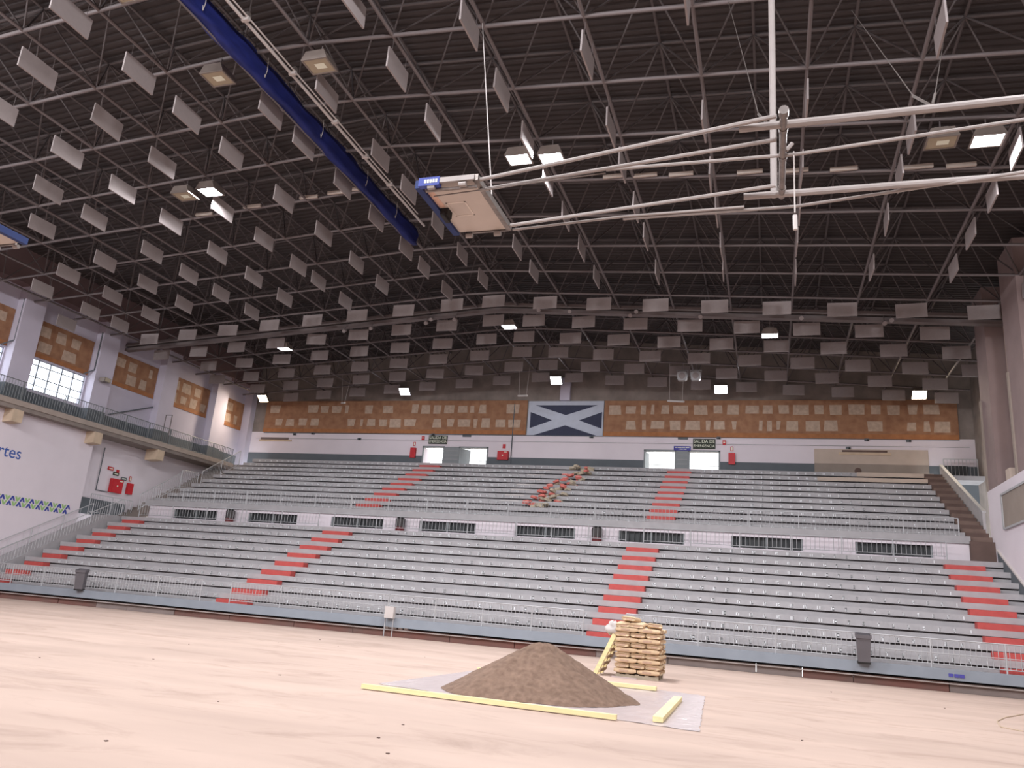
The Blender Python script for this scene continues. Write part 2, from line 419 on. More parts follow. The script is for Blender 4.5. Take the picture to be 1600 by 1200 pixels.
# ------------------------------------------------------------------ roof space frame
frame = empty('roof_space_frame', (XC, 20, 15)); tag(frame, 'grey tubular steel space frame carrying the pitched roof', 'roof frame')
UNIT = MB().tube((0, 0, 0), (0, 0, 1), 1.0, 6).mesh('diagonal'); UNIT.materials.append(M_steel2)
for p in UNIT.polygons: p.use_smooth = len(p.vertices) == 4
F0 = Vector(frame.location)
def bar_obj(name, a, b, r, parent, me=UNIT):
    a = Vector(a); b = Vector(b); d = b - a
    o = obj(name, me, None, parent)
    q = d.to_track_quat('Z', 'Y')
    o.matrix_basis = Matrix.Translation(a - F0) @ q.to_matrix().to_4x4() @ Matrix.Diagonal((r, r, d.length, 1))
    return o
LOW = UNIT.copy(); LOW.materials.clear(); LOW.materials.append(M_steel)
for x in XN: bar_obj('lower_chord', (x, YN, zroof(x)), (x, YB, zroof(x)), .058, frame, LOW)
for y in YR:
    bar_obj('lower_chord', (XN[0] - 1.2, y, zroof(XN[0] - 1.2)), (XN[8], y, zroof(XN[8])), .062, frame, LOW)
    bar_obj('lower_chord', (XN[8], y, zroof(XN[8])), (XN[9], y, zroof(XN[9])), .062, frame, LOW)
    bar_obj('lower_chord', (XN[9], y, zroof(XN[9])), (XN[-1] + 1.6, y, zroof(XN[-1] + 1.6)), .062, frame, LOW)
XU = [(XN[i] + XN[i + 1]) / 2 for i in range(17)]
YU = [(YR[j] + YR[j + 1]) / 2 for j in range(len(YR) - 1)]
for x in XU: bar_obj('upper_chord', (x, YN, zroof(x) + UPD), (x, YB, zroof(x) + UPD), .05, frame)
for y in YU:
    bar_obj('upper_chord', (XU[0], y, zroof(XU[0]) + UPD), (XC, y, zroof(XC) + UPD), .055, frame)
    bar_obj('upper_chord', (XC, y, zroof(XC) + UPD), (XU[-1], y, zroof(XU[-1]) + UPD), .055, frame)
diag = []
for j, y in enumerate(YU):
    if y < 5: continue
    for i, x in enumerate(XU):
        for xx in (XN[i], XN[i + 1]):
            for yy in (YR[j], YR[j + 1]):
                a = Vector((xx, yy, zroof(xx))); b = Vector((x, y, zroof(x) + UPD))
                inview = yy > 12.5 and xx > -7.5 - yy * 1.15
                diag.append(((a - Vector((0, 0, 1.65))).length if inview else 999, a, b))
diag.sort(key=lambda t: t[0])
for _, a, b in diag[:300]: bar_obj('diagonal', a, b, .03, frame)
rest = MB()
for _, a, b in diag[300:]: rest.tube(a - F0, b - F0, .03, 5)
stuff(rest.build('far_diagonals', M_steel2, frame))

# wide girder across the hall
gd = empty('cross_girder', (XC, 38.0, 15)); tag(gd, 'wide grey sloping girder crossing under the roof frame', 'girder')
for s in (-1, 1):
    x1 = XL if s < 0 else XR
    for dz, th in ((.02, .2), (-.26, .16)):
        MB().prism([(0, zroof(XC) + dz - 15 - .1), (x1 - XC, zroof(x1) + dz - 15 - .1), (x1 - XC, zroof(x1) + dz + th - 15 - .1), (0, zroof(XC) + dz + th - 15 - .1)], 'y', -.18, .18).build('girder_flange', M_girder, gd)
    MB().prism([(0, zroof(XC) - .3 - 15), (x1 - XC, zroof(x1) - .3 - 15), (x1 - XC, zroof(x1) + .1 - 15), (0, zroof(XC) + .1 - 15)], 'y', .06, .1).build('girder_web', M_girder, gd)

SPOTS = [(-23.2, 15.95), (-21.5, 16.05), (-18.1, 16.25), (-17.8, 16.45), (-16.4, 16.4), (-11.6, 16.75), (-9.9, 16.6), (-6.7, 16.25), (-6.4, 16.45), (-3.2, 16.05), (1.5, 15.8), (5.1, 15.4), (5.4, 15.55)]
# ------------------------------------------------------------------ acoustic baffles
BL, BH, BT = 1.25, .64, .05
def baffle_mesh(along_y):
    mb = MB()
    if along_y: mb.box(-BT / 2, BT / 2, 0, BL, -BH, 0)
    else: mb.box(0, BL, -BT / 2, BT / 2, -BH, 0)
    me = mb.mesh('acoustic_baffle'); me.materials.append(M_baffle); return me
bn, bf = baffle_mesh(True), baffle_mesh(False)
ORDW = ['first', 'second', 'third', 'fourth', 'fifth', 'sixth', 'seventh', 'eighth', 'ninth', 'tenth']
hang_n = MB().tube((0, .2, 0), (0, .2, .46), .007, 4).tube((0, BL - .2, 0), (0, BL - .2, .46), .007, 4).mesh('hanger_wires'); hang_n.materials.append(M_steel)
hang_f = MB().tube((.2, 0, 0), (.2, 0, .24), .007, 4).tube((BL - .2, 0, 0), (BL - .2, 0, .24), .007, 4).mesh('hanger_wires'); hang_f.materials.append(M_steel)
# start of each panel along its tube line, one list for each line from the gallery wall to the right wall
LINES = [[31.4], [27.2, 30.3, 32.4], [26.1, 28.9, 31.6], [22.0, 25.5, 28.2, 30.9], [19.7, 22.0, 25.3, 27.8, 30.2, 32.8], [15.2, 17.9, 20.5, 23.2, 26.2, 28.95, 31.6],
         [14.1, 16.85, 19.4, 22.86, 25.65, 28.4, 30.2, 32.9], [12.6, 15.16, 17.3, 19.63, 22.9, 25.9, 28.84, 31.5], [17.9, 19.8, 22.56, 25.35, 28.2, 30.24, 33.0],
         [17.4, 21.03, 23.4, 26.3, 29.1, 31.85], [13.9, 16.63, 19.3, 25.5, 28.4, 30.94], [15.15, 17.9, 20.5, 23.0, 25.7, 28.52, 31.5], [16.7, 20.05, 22.2, 25.1, 27.5, 30.9],
         [14.9, 20.0, 23.0, 25.5, 28.4, 30.5], [19.35, 22.8, 25.4, 28.0, 30.8], [16.8, 21.05, 23.3, 26.3, 30.3], [22.1, 24.7, 27.4, 30.3], [25.5, 28.6, 31.75]]
for i, x in enumerate(XN):
    ln = ORDW[8 - i] if i <= 8 else ORDW[i - 9]; side = 'gallery' if i <= 8 else 'backboard'
    n_ = len(LINES[i])
    for q, y0 in enumerate(LINES[i]):
        o = obj('acoustic_baffle', bn, None, None, loc=(x, y0, zroof(x) - .46))
        o.rotation_euler = (random.uniform(-.02, .02), random.uniform(-.04, .04), random.uniform(-.03, .03))
        tag(o, 'grey acoustic panel, %s before the girder on the %s tube line %s-side of the curtain' % (ORDW[n_ - 1 - q], ln, side), 'acoustic panel', 'acoustic panels hung lengthwise over the floor')
        obj('hanger_wires', hang_n, None, o)
for jf, y in enumerate([36.0 + PITCHY * q for q in range(6)]):
    for i, x in enumerate(XN):
        x0 = x - BL - .06 if jf % 2 == 0 else x + (.08 if jf < 5 else -.25)
        if jf == 5 and i == 0: continue
        if x0 < XL + .2 or x0 + BL > XR - .2 or (x0 > 9.2 and y < 41): continue
        o = obj('acoustic_baffle', bf, None, None, loc=(x0, y, zroof(x0 + BL / 2) - .22))
        o.rotation_euler = (random.uniform(-.03, .03), random.uniform(-.02, .02), random.uniform(-.05, .05))
        nn = ORDW[8 - i] if i <= 8 else ORDW[i - 9]; side = 'gallery' if i <= 8 else 'backboard'
        row = 'in the row just before the girder' if jf == 0 else 'in the %s row behind the girder' % ORDW[jf - 1]
        tag(o, 'grey acoustic panel %s, %s %s-side of the ridge' % (row, nn, side), 'acoustic panel', 'acoustic panels facing the floor beyond the girder')
        obj('hanger_wires', hang_f, None, o)

for q, (x, z) in enumerate(SPOTS):
    t = empty('spot_fixture', (x, 37.6, z)); tag(t, 'small pale spot fixture hung before the girder, number %s from the gallery wall' % (['one', 'two', 'three', 'four', 'five', 'six', 'seven', 'eight', 'nine', 'ten', 'eleven', 'twelve', 'thirteen'][q]), 'spotlight', 'spot fixtures along the girder')
    MB().tube((0, -.1, -.06), (0, .08, .04), .11, 8, .09).build('can', M_baffle, t); MB().tube((0, .0, .05), (0, .3, zroof(x) - z), .012, 5).build('stem', M_steel, t)
# pale strips fixed on one transverse chord
for x in (-5.2, -4.1, -2.85, -.55, .9, 2.4, 4.6, 5.8, -17.9, -16.6, -15.6, -20.6, -23.0):
    tag(MB().box(-.42, .42, -.04, .04, -.06, .07).build('pale_strip', M_board, loc=(x, 24.85, zroof(x) + .02)), 'pale strip fitting fixed along a roof frame tube above the backboards', 'strip light', 'pale strips on one roof tube')

# ------------------------------------------------------------------ high bay lamps
def lamp(x, y, z, state, label, group=None, tilt=0.0, power=1.0, hy=0.0):
    t = empty('high_bay_lamp', (x, y, z)); tag(t, label, 'lamp', group)
    t.rotation_euler = (tilt, 0, 0)
    MB().prism([(-.42, -.16), (.42, -.16), (.3, .1), (-.3, .1)], 'y', -.34, .34).build('housing', M_lampbody, t)
    MB().box(-.18, .18, -.14, .14, .1, .24).build('gear_box', M_lampbody, t)
    MB().box(-.42, .42, -.34, -.29, -.2, -.155).box(-.42, .42, .29, .34, -.2, -.155).box(-.42, -.37, -.29, .29, -.2, -.155).box(.37, .42, -.29, .29, -.2, -.155).build('rim', M_lampbody, t)
    MB().box(-.37, .37, -.29, .29, -.185, -.158).build('lens', {'on': M_lenson, 'warm': M_lenswarm, 'off': M_lensoff}[state], t)
    MB().tube((0, 0, .2), (0, hy + (zroof(x) - z) * math.sin(tilt), (zroof(x) - z) * math.cos(tilt)), .02, 5).build('hanger', M_steel, t)
    if state == 'off': MB().box(-.12, .2, -.1, .12, -.19, -.184).build('painted_reflection', M_signtext, t)  # pale box painted in for the reflection on the unlit lens
    else:
        ld = bpy.data.lights.new('lamp_light', 'AREA'); ld.shape = 'RECTANGLE'; ld.size = .72; ld.size_y = .56
        ld.energy = LAMP_W * power; ld.spread = math.radians(180 if tilt >= 0 else 115); ld.color = (1, .84, .66) if state == 'warm' else (.97, .97, 1.0)
        lo = bpy.data.objects.new('lamp_light', ld); COL.objects.link(lo); lo.parent = t; lo.location = (0, 0, -.205)
    return t
def lz(x, d=.55): return zroof(x) - d
G1 = 'lamps over the floor'
lamp(-20.57, 22.3, lz(-20.57), 'on', 'lit lamp on the gallery side beside an unlit twin', G1, power=.85)
lamp(-21.75, 22.3, lz(-21.75), 'off', 'unlit lamp beside its lit twin on the gallery side', G1)
lamp(-7.98, 22.3, lz(-7.98), 'on', 'lit lamp half hidden by an acoustic panel beyond the backboard arms', G1, power=.85)
lamp(-6.83, 22.3, lz(-6.83), 'on', 'lit lamp showing its whole bright lens beyond the backboard arms', G1, power=.85)
lamp(5.9, 22.3, lz(5.9), 'on', 'lit lamp above the long white rig pipes', G1, power=.85)
lamp(4.75, 22.3, lz(4.75), 'off', 'unlit lamp beside the lit one above the rig pipes', G1)
lamp(-15.97, 16.7, lz(-15.97), 'off', 'unlit lamp with pale lens on the gallery side of the blue curtain', G1)
lamp(-12.5, 16.85, lz(-12.5), 'off', 'unlit lamp with pale lens beside the white curtain pipes', G1)
lamp(-9.75, 13.9, lz(-9.75), 'off', 'unlit lamp above the backboard cable', G1)
lamp(-16.1, 13.05, lz(-16.1), 'off', 'unlit lamp on the gallery side near the curtain end', G1)
for x, lb in ((-28.15, 'lit lamp behind the girder on the gallery side'), (-13.74, 'lit lamp behind the girder on the roof ridge'), (.07, 'lit lamp behind the girder on the backboard side')):
    lamp(x, 39.15, zroof(x) - .62, 'on', lb, 'lamps behind the girder', power=.15, hy=-.35)
for x, st, lb in ((-36.9, 'warm', 'warm lit lamp in the corner above the gallery'), (-25.0, 'on', 'lit white lamp at the back wall left of the flag'), (-13.75, 'on', 'lit white lamp straight above the flag'),
                  (-2.9, 'on', 'lit white lamp at the back wall beside the pair of loudspeakers'), (8.4, 'warm', 'warm lit lamp at the back wall above the raw plaster patch')):
    lamp(x, 49.75, zroof(x) - .7 + .35 * (abs(x - XC) > 20), st, lb, 'lamps along the back wall', tilt=-.75, power=.2)
for y, tl, pw in ((9.0, .6, .4), (1.0, .8, .9), (-7.0, .9, 1.0)):  # unseen lamps, added to light the near floor and the stand fronts
    for x in (-31.0, -20.6, -7.4, 5.9):
        lamp(x, y, lz(x), 'on', 'added lamp out of view lighting the near floor and stands', 'added lamps over the near floor', tilt=tl, power=pw)

# ------------------------------------------------------------------ back wall: cork bands, flag, doors, signs
def cork_band(name, label, x0, x1, z0, z1, n, patches_rows, face='y', x_wall=None):
    """brown band with pale glue patches in two rows; face 'y' on the back wall, 'x' on the left wall"""
    t = empty(name, (x0, YB - .03, z0) if face == 'y' else (x_wall, x0, z0)); tag(t, label, 'wall panel')
    L = x1 - x0; H = z1 - z0
    def B(a, b, c, d, dep): return MB().box(a, b, -dep, .0, c, d) if face == 'y' else MB().box(.0, dep, a, b, c, d)
    B(0, L, 0, H, .03).build('panel', M_mural, t)
    B(0, L, 0, H * .12, .035).build('lower_strip', M_mural2, t)
    for r in patches_rows:
        x = .35
        while x < L - .7:
            w = random.uniform(.5, .95); h = random.uniform(.5, .68)
            if random.random() < .15: w *= .4
            zc = r * H + random.uniform(-.03, .03); j = random.uniform(-.06, .06)
            if x + w > L - .1: break
            if random.random() < .9:
                P = [(x + j, zc - h / 2), (x + w + random.uniform(-.05, .05), zc - h / 2), (x + w + j, zc + h / 2), (x + random.uniform(-.04, .04), zc + h / 2)]
                if face == 'y': MB().prism(P, 'y', -.036, -.03).build('glue_patch', M_patch, t)
                else: MB().prism(P, 'x', .03, .036).build('glue_patch', M_patch, t)
            x += w + random.uniform(.22, .45)
    return t
cork_band('cork_panel', 'long brown panel with pale patches on the gallery side of the flag', -37.4, -16.05, 12.88, 15.35, 2, (.32, .74))
cork_band('cork_panel', 'long brown panel with pale patches above the raw plaster patch', -10.6, 10.6, 12.85, 15.3, 2, (.32, .74))
fl = empty('flag_panel', (-13.3, YB - .05, 12.86)); tag(fl, 'navy flag panel with white diagonal cross and white border', 'flag')
fw, fh = 2.66, 2.42
MB().box(-fw, fw, -.03, .03, 0, fh).build('white_cross', M_flagw, fl)
bx0, bx1, bz0, bz1 = -fw + .18, fw - .1, .0, fh - .3
cx, cz = (bx0 + bx1) / 2, (bz0 + bz1) / 2
dx, dz = .95, .36
for P in ([(bx0 + dx * .35, bz1), (bx1 - dx * .35, bz1), (cx, cz + dz)], [(bx0 + dx * .35, bz0), (bx1 - dx * .35, bz0), (cx, cz - dz)],
          [(bx0, bz0 + dz * 1.35), (bx0, bz1 - dz * 1.35), (cx - dx, cz)], [(bx1, bz0 + dz * 1.35), (bx1, bz1 - dz * 1.35), (cx + dx, cz)]):
    MB().prism(P, 'y', -.036, -.03).build('navy_triangle', M_navy, fl)
tag(MB().box(-.35, .35, -.3, .1, 0, 1.6).build('roof_post', M_lilac, loc=(-13.35, YB, 15.3)), 'pale concrete post above the flag', 'post')
# exterior glimpsed in the doorways
for n, (a, b) in enumerate(DOORS):
    t = empty('door_%d' % (n + 1), (a, YB, 10.45)); struct(t, 'open doorway to daylight at the top of the stand')
    w = b - a; h = DZ - 10.45
    for q in (0, w): MB().box(q - .05, q + .05, -.05, .34, 0, h).build('door_frame', M_doorgrey, t)
    MB().box(-.05, w + .05, -.05, .34, h - .06, h + .04).build('door_frame', M_doorgrey, t)
    MB().tube((0, 1.2, .75), (w, 1.2, .75), .03, 6).build('outside_rail', M_doorgrey, t)
    if n in (1,): MB().prism([(.05, .02), (.62, .55), (.6, .58), (.02, .06)], 'z', .02, h - .1).build('door_leaf', M_doorgrey, t)
    if n == 2: MB().prism([(.05, .02), (.22, .75), (.18, .76), (.02, .06)], 'z', .02, h - .1).build('door_leaf', M_doorgrey, t)
    if n == 0: MB().prism([(.05, .02), (.3, .75), (.26, .78), (.02, .06)], 'z', .02, h - .1).build('door_leaf', M_white, t)
for a, b, lb in ((-22.0, -20.9, 'grey closed door leaf between the bright doorways beside the hose cabinet'), (-5.75, -5.0, 'grey pillar between the bright doorways under the blue sign')):
    t = empty('door_leaf', (a, YB, 10.45)); tag(t, lb, 'door panel')
    MB().box(0, b - a, -.06, .0, 0, 1.5).build('panel', M_doorgrey, t)
    for k in range(4): MB().box(.04, b - a - .04, -.07, -.05, .3 + k * .3, .33 + k * .3).build('panel_rib', M_step, t)
def exit_sign(x0, x1, z0, z1, label):
    t = empty('exit_sign', ((x0 + x1) / 2, YB - .02, (z0 + z1) / 2)); tag(t, label, 'sign', 'emergency exit signs')
    hw, hh = (x1 - x0) / 2, (z1 - z0) / 2
    MB().box(-hw, hw, -.05, 0, -hh, hh).build('board', M_sign, t)
    for s, zz, sz in (('SALIDA DE', hh * .45, .30), ('EMERGENCIA', -hh * .45, .25)):
        o = text_obj('lettering', s, sz, M_signtext, t, Matrix.Translation((0, -.055, zz)) @ FACE_Y)
        ww_ = max(v.co.x for v in o.data.vertices) - min(v.co.x for v in o.data.vertices)
        o.matrix_local = Matrix.Translation((0, -.055, zz)) @ FACE_Y @ Matrix.Diagonal((hw * 1.86 / ww_, 1, 1, 1))
exit_sign(-23.3, -21.85, 12.14, 12.76, 'dark SALIDA DE EMERGENCIA sign over the doorways beside the hose cabinet')
exit_sign(-4.7, -3.3, 12.08, 12.74, 'dark SALIDA DE EMERGENCIA sign beside the blue sign')
t = empty('blue_sign', (-5.38, YB - .02, 12.1)); tag(t, 'small blue sign with two white text lines between doorways', 'sign')
MB().box(-.54, .54, -.04, 0, -.14, .14).build('board', M_signblue, t)
mb = MB()
for zz, a, b in ((.05, -.46, .46), (-.06, -.22, .22)):
    x = a
    while x < b:
        w = random.uniform(.03, .06); mb.box(x, x + w, -.045, -.04, zz - .03, zz + .03); x += w + random.choice((.015, .015, .05))
mb.build('lettering', M_signtext, t)
for x, lb in ((-20.4, 'small unlit grey exit lamp over the hose cabinet doorways'), (-5.35, 'small unlit grey exit lamp over the blue sign')):
    tag(MB().box(-.32, .32, -.06, 0, -.08, .08).build('exit_lamp', M_wains, loc=(x, YB, 12.77)), lb, 'exit lamp')
def hose_cabinet(loc, w, h, label, face='y'):
    t = empty('hose_cabinet', loc, 0 if face == 'y' else math.pi / 2); tag(t, label, 'hose cabinet')
    MB().box(-w / 2, w / 2, -.22, 0, -h / 2, h / 2).build('case', M_firered, t)
    MB().box(-w / 2 + .06, w / 2 - .06, -.235, -.22, -h / 2 + .06, h / 2 - .06).build('door', M_firered, t)
    MB().box(w * .12, w * .38, -.245, -.23, h * .34, h * .42).build('label_plate', M_signtext, t)
    MB().tube((0, -.25, 0), (0, -.22, 0), .05, 8).build('handle', M_signtext, t)
    MB().box(-.11, .11, -.02, 0, h * .85, h * .85 + .3).build('pictogram', M_firered, t)
    return t
hose_cabinet((-17.55, YB, 11.38), .78, .62, 'square red hose cabinet on the back wall beside a doorway')
def extinguisher(loc, label, rz=0, h=.72):
    t = empty('extinguisher_box', loc, rz); tag(t, label, 'extinguisher')
    MB().box(-.2, .2, -.2, 0, 0, h).build('case', M_firered, t)
    MB().box(-.09, .09, -.015, 0, h + .15, h + .45).build('pictogram', M_firered, t)
    MB().box(-.045, .045, -.02, -.012, h + .19, h + .41).build('pictogram_field', M_signtext, t)
extinguisher((-24.4, YB, 11.1), 'narrow red extinguisher case beside the gallery side doorways')
extinguisher((-2.28, YB, 11.1), 'narrow red extinguisher case beside the blue sign doorways')
for x, z, lb in ((-23.75, 12.55, 'small red alarm box beside the exit sign over the hose cabinet doors'), (-2.75, 12.5, 'small red alarm box beside the blue sign doors')):
    t = empty('alarm_box', (x, YB, z)); tag(t, lb, 'alarm'); MB().box(-.1, .1, -.1, 0, -.14, .14).build('case', M_firered, t); MB().box(-.06, .06, -.11, -.1, -.02, .04).build('lens', M_signtext, t)
for x, z, lb in ((-34.5, 12.72, 'small dark camera near the brown gap on the back wall'), (-32.9, 12.8, 'small camera between brown gap and speaker box on the back wall'), (-28.9, 12.42, 'little grey box on the bare white back wall'), (-22.3 - .7, 12.82, 'small camera right by the first exit sign'),
                (-11.4, 12.76, 'small camera under the flag'), (-3.1, 12.8, 'small camera beside the second exit sign'), (4.55, 12.25, 'small grey box at the edge of the raw plaster'), (5.6, 12.78, 'small camera above the raw plaster'), (7.9, 12.75, 'small green emergency lamp above the raw plaster')):
    t = empty('wall_camera', (x, YB, z)); tag(t, lb, 'camera'); MB().box(-.13, .13, -.12, 0, -.06, .08).build('case', M_wains, t); MB().tube((.05, -.2, -.02), (.05, -.1, -.02), .05, 6).build('lens', M_black, t)
tag(MB().path([(-17.0, YB - .06, 15.1), (-17.0, YB - .06, 12.8), (-16.98, YB - .06, 10.9)], .035, 6).build('drain_pipe', M_wains), 'thin dark vertical pipe between hose cabinet and flag', 'pipe')
tag(MB().tube((XL + 1.2, YB - .04, 12.4), (XR - .3, YB - .04, 12.4), .015, 5).build('wall_conduit', M_rail), 'thin horizontal conduit along the white back wall', 'conduit')
tag(MB().box(-37.3, XR - .8, YB - .06, YB, 12.82, 12.87).build('ledge_strip', M_wains), 'thin dark ledge under the brown panels', 'ledge')
t = empty('wall_recess', (-36.2, YB, 12.35)); tag(t, 'long narrow brown gap broken into the white back wall', 'wall gap')
MB().box(-1.3, 1.2, -.03, 0, -.05, .12).build('dark_gap', M_brown, t); MB().box(-1.4, 1.5, -.05, 0, -.18, -.05).build('sill', M_beigec, t)
# raw plaster patch
t = empty('raw_plaster_patch', (2.6, YB, 10.45)); tag(t, 'bare beige plaster patch on the back wall with a broken ledge', 'wall patch')
MB().box(0, 6.3, -.05, 0, .85, 1.75).build('pale_field', M_raw, t)
MB().box(0, 6.3, -.05, 0, 0, .85).build('grey_field', M_rawd, t)
MB().box(1.4, 4.3, -.1, 0, 1.4, 1.56).build('broken_ledge', M_beigec, t); MB().box(1.6, 4.1, -.11, 0, 1.56, 1.68).build('ledge_hole', M_brown, t)
MB().tube((2.45, -.06, .42), (2.45, -.04, .42), .2, 12).build('drilled_hole', M_brown, t)
for k, (a, b) in enumerate(((2.2, 6.2), (0.0, 6.4))):
    tag(MB().box(2.6 + a, 2.6 + b, UR + (9 - k) * TU - .03, UR + (9 - k) * TU, UZ + (9 - k) * DR + .25, UZ + (10 - k) * DR + (.02 if k == 0 else 0)).build('bare_fascia', M_raw), ['bare beige seat fascia on the top row', 'bare beige seat fascia on the second row from the top'][k], 'fascia')

# concrete band above cork: posts and grey blocks are part of the frame wall; hanging tubes and loudspeakers
for x, y, z, a, lb in ((-28.3, 47, 14.15, .55, 'hanging white tube lamp over the gallery side rows'), (-15.2, 47, 14.6, .5, 'hanging white tube lamp beside the flag'), (-5.4, 47, 14.2, .25, 'hanging white tube lamp over the right red aisle')):
    t = empty('tube_lamp', (x, y, z)); tag(t, lb, 'tube lamp')
    d = Vector((.55 * math.cos(a), -.5 * math.sin(a) - .3, -.14))
    MB().tube(-d, d, .06, 8).build('tube', M_pipe, t)
    for s in (-1, 1): MB().tube(d * s * .8, Vector((d.x * s * .8, 0, zroof(x) - z)), .008, 4).build('wire', M_pipe, t)
for x, lb in ((-5.0, 'round-cornered hanging loudspeaker, the one on the flag side of its pair'), (-4.2, 'round-cornered hanging loudspeaker, the one on the warm lamp side of its pair')):
    t = empty('loudspeaker', (x, 46.6, 15.65)); tag(t, lb, 'loudspeaker')
    MB().prism([(-.28, -.2), (-.2, -.28), (.2, -.28), (.28, -.2), (.28, .2), (.2, .28), (-.2, .28), (-.28, .2)], 'y', -.15, .15).build('case', M_rail, t)
    MB().tube((0, -.17, 0), (0, -.14, 0), .2, 12).build('cone', M_baffle, t); MB().box(-.35, .35, -.03, .03, .36, .4).box(-.33, -.3, -.03, .03, 0, .4).box(.3, .33, -.03, .03, 0, .4).build('bracket', M_rail, t)
    MB().tube((0, 0, .4), (0, .4, zroof(x) - 15.65), .01, 4).build('wire', M_rail, t)

# ------------------------------------------------------------------ left wall: gallery, pilasters, cork panels, windows
for n, y in enumerate((19.6, 25.15, 30.65, 36.2, 41.7, 47.1)):
    struct(MB().box(XL, XL + .55, y - .65, y + .65, 9.85, 16.3).build('pilaster', M_lilac), 'pale lilac pilaster on the gallery wall')
    struct(MB().box(XL, XL + .57, y - .67, y + .67, 9.86, 10.85).build('pilaster_base', M_wains), 'grey painted pilaster foot on the gallery')
struct(MB().box(XL, XL + .7, 50.4, YB, 9.85, 16.3).build('corner_pilaster', M_lilac), 'pale lilac pilaster in the corner above the stand')
for a, b, lb in ((25.9, 29.95, 'brown cork panel above the gallery window at the picture edge'), (31.4, 35.45, 'brown cork panel directly above the long bright gallery window'), (36.95, 40.95, 'brown cork panel on the windowless bay next to the bright window'), (42.5, 46.3, 'brown cork panel lit orange by the warm corner lamp'), (47.9, 50.4, 'narrow dark brown cork panel in the gallery corner')):
    cork_band('cork_panel', lb, a, b, 12.85, 14.95, 2, (.3, .72), 'x', XL)
for n, (a, b) in enumerate(LWIN):
    t = empty('window_%d' % (n + 9), (XL - .1, a, 11.0)); struct(t, 'bright gallery window with thin mullions')
    w = b - a
    for k in range(6): MB().box(-.03, .03, w * k / 5 - .03, w * k / 5 + .03, 0, 1.75).build('mullion', M_frame, t)
    for z in (0.02, .75, 1.42, 1.73): MB().box(-.03, .03, 0, w, z - .025, z + .025).build('transom', M_frame, t)
    pm = MB().box(-.004, .004, .02, w / 5 - .02, .04, 1.71).mesh('pane'); pm.materials.append(M_glass)
    for k in range(5): obj('pane', pm, None, t, loc=(0, w * k / 5, 0))
gs = empty('gallery_slab', (XL, 20, 9.4)); tag(gs, 'concrete gallery slab along the side wall', 'gallery')
MB().box(0, 1.5, YN - 20, 28.3, 0, .45).build('deck', M_conc, gs)
MB().box(1.5, 1.56, YN - 20, 28.3, .22, .5).build('edge_strip', M_edge, gs)
for y, lb in ((24.9, 'beige concrete bracket at the picture edge'), (30.4, 'beige concrete bracket above the blue lettering'), (35.8, 'beige concrete bracket at the wall corner above the hose cabinet'), (41.0, 'beige concrete bracket above the gallery stairs')):
    tag(MB().prism([(-38.2 if y < 36 else -38.5, 9.4), (-37.55, 9.4), (-37.55, 8.75), (-38.2 if y < 36 else -38.5, 8.7)], 'y', y - .3, y + .3).build('bracket', M_beigec), lb, 'bracket')
for a, b, lb in ((14, 24.9, 'gallery railing section before the first bracket'), (24.9, 30.4, 'gallery railing section at the picture edge window'), (30.4, 35.8, 'gallery railing section in front of the long bright window'), (35.8, 41.6, 'gallery railing section by the windowless bay'), (41.6, 48.2, 'gallery railing section ending at the upper stand')):
    railing('gallery_railing', lb, (-37.65, a, 9.85), (-37.65, b, 9.85), 1.08, bar=.17, bottom=.1, bar_r=.017, m=M_darkrail, group='railing sections of the gallery')
tag(MB().path([(-37.8, 41.6, 9.9), (-37.8, 41.6, 11.9), (-38.3, 41.6, 11.9), (-38.3, 41.6, 9.9)], .03, 6).build('gate_frame', M_steel), 'thin tall gate frame standing on the gallery', 'gate')
tag(MB().path([(XL + .1, 37.6, 10.95), (XL + .1, 41.0, 12.3)], .04, 6).build('handrail', M_wains), 'dark slanted handrail on the gallery wall under a cork panel', 'handrail')
for y in (29.95, 35.45):
    tag(MB().path([(XL + .4, y + .07, 15.6), (XL + .4, y + .07, 13.2), (XL + .1, y - .4, 12.8)], .04, 6).build('cable_duct', M_wains), 'dark cable running down beside a gallery pilaster', 'cable', 'cables beside gallery pilasters')
t = empty('floodlight', (XL + .9, 36.0, 12.7)); tag(t, 'small floodlight on a bracket beside the bright gallery window', 'floodlight')
MB().box(-.2, .2, -.25, .25, -.15, .12).build('case', M_lampbody, t); MB().tube((-.4, 0, .15), (0, 0, 0), .03, 6).build('arm', M_black, t); MB().box(.2, .22, -.2, .2, -.12, .1).build('lens', M_lensoff, t)
# lettering and pattern on the lower left wall
t = empty('wall_lettering', (-38.2, 31.7, 7.25)); tag(t, 'blue word Deportes painted on the white side wall', 'lettering')
text_obj('word', 'Deportes', .9, M_textblue, t, Matrix.Translation((.01, 0, 0)) @ FACE_X, 'RIGHT')
pa = empty('chevron_pattern', (-38.2, 35.4, 4.55)); tag(pa, 'double row of blue and green A and V letters on the side wall', 'wall pattern')
for row in (0, 1):
    z0 = .26 - row * .27
    for k in range(30):
        y = -.3 * k - .15 * row
        blue = k % 2 == 0
        P = [(-.17, 0), (-.06, 0), (0, .13), (.06, 0), (.17, 0), (.05, .24), (-.05, .24)]
        if not blue: P = [(a, .24 - b) for a, b in P][::-1]
        MB().prism([(y + a, z0 + b) for a, b in P], 'x', .0, .01).build('letter_a' if blue else 'letter_v', M_avblue if blue else M_avgreen, pa)
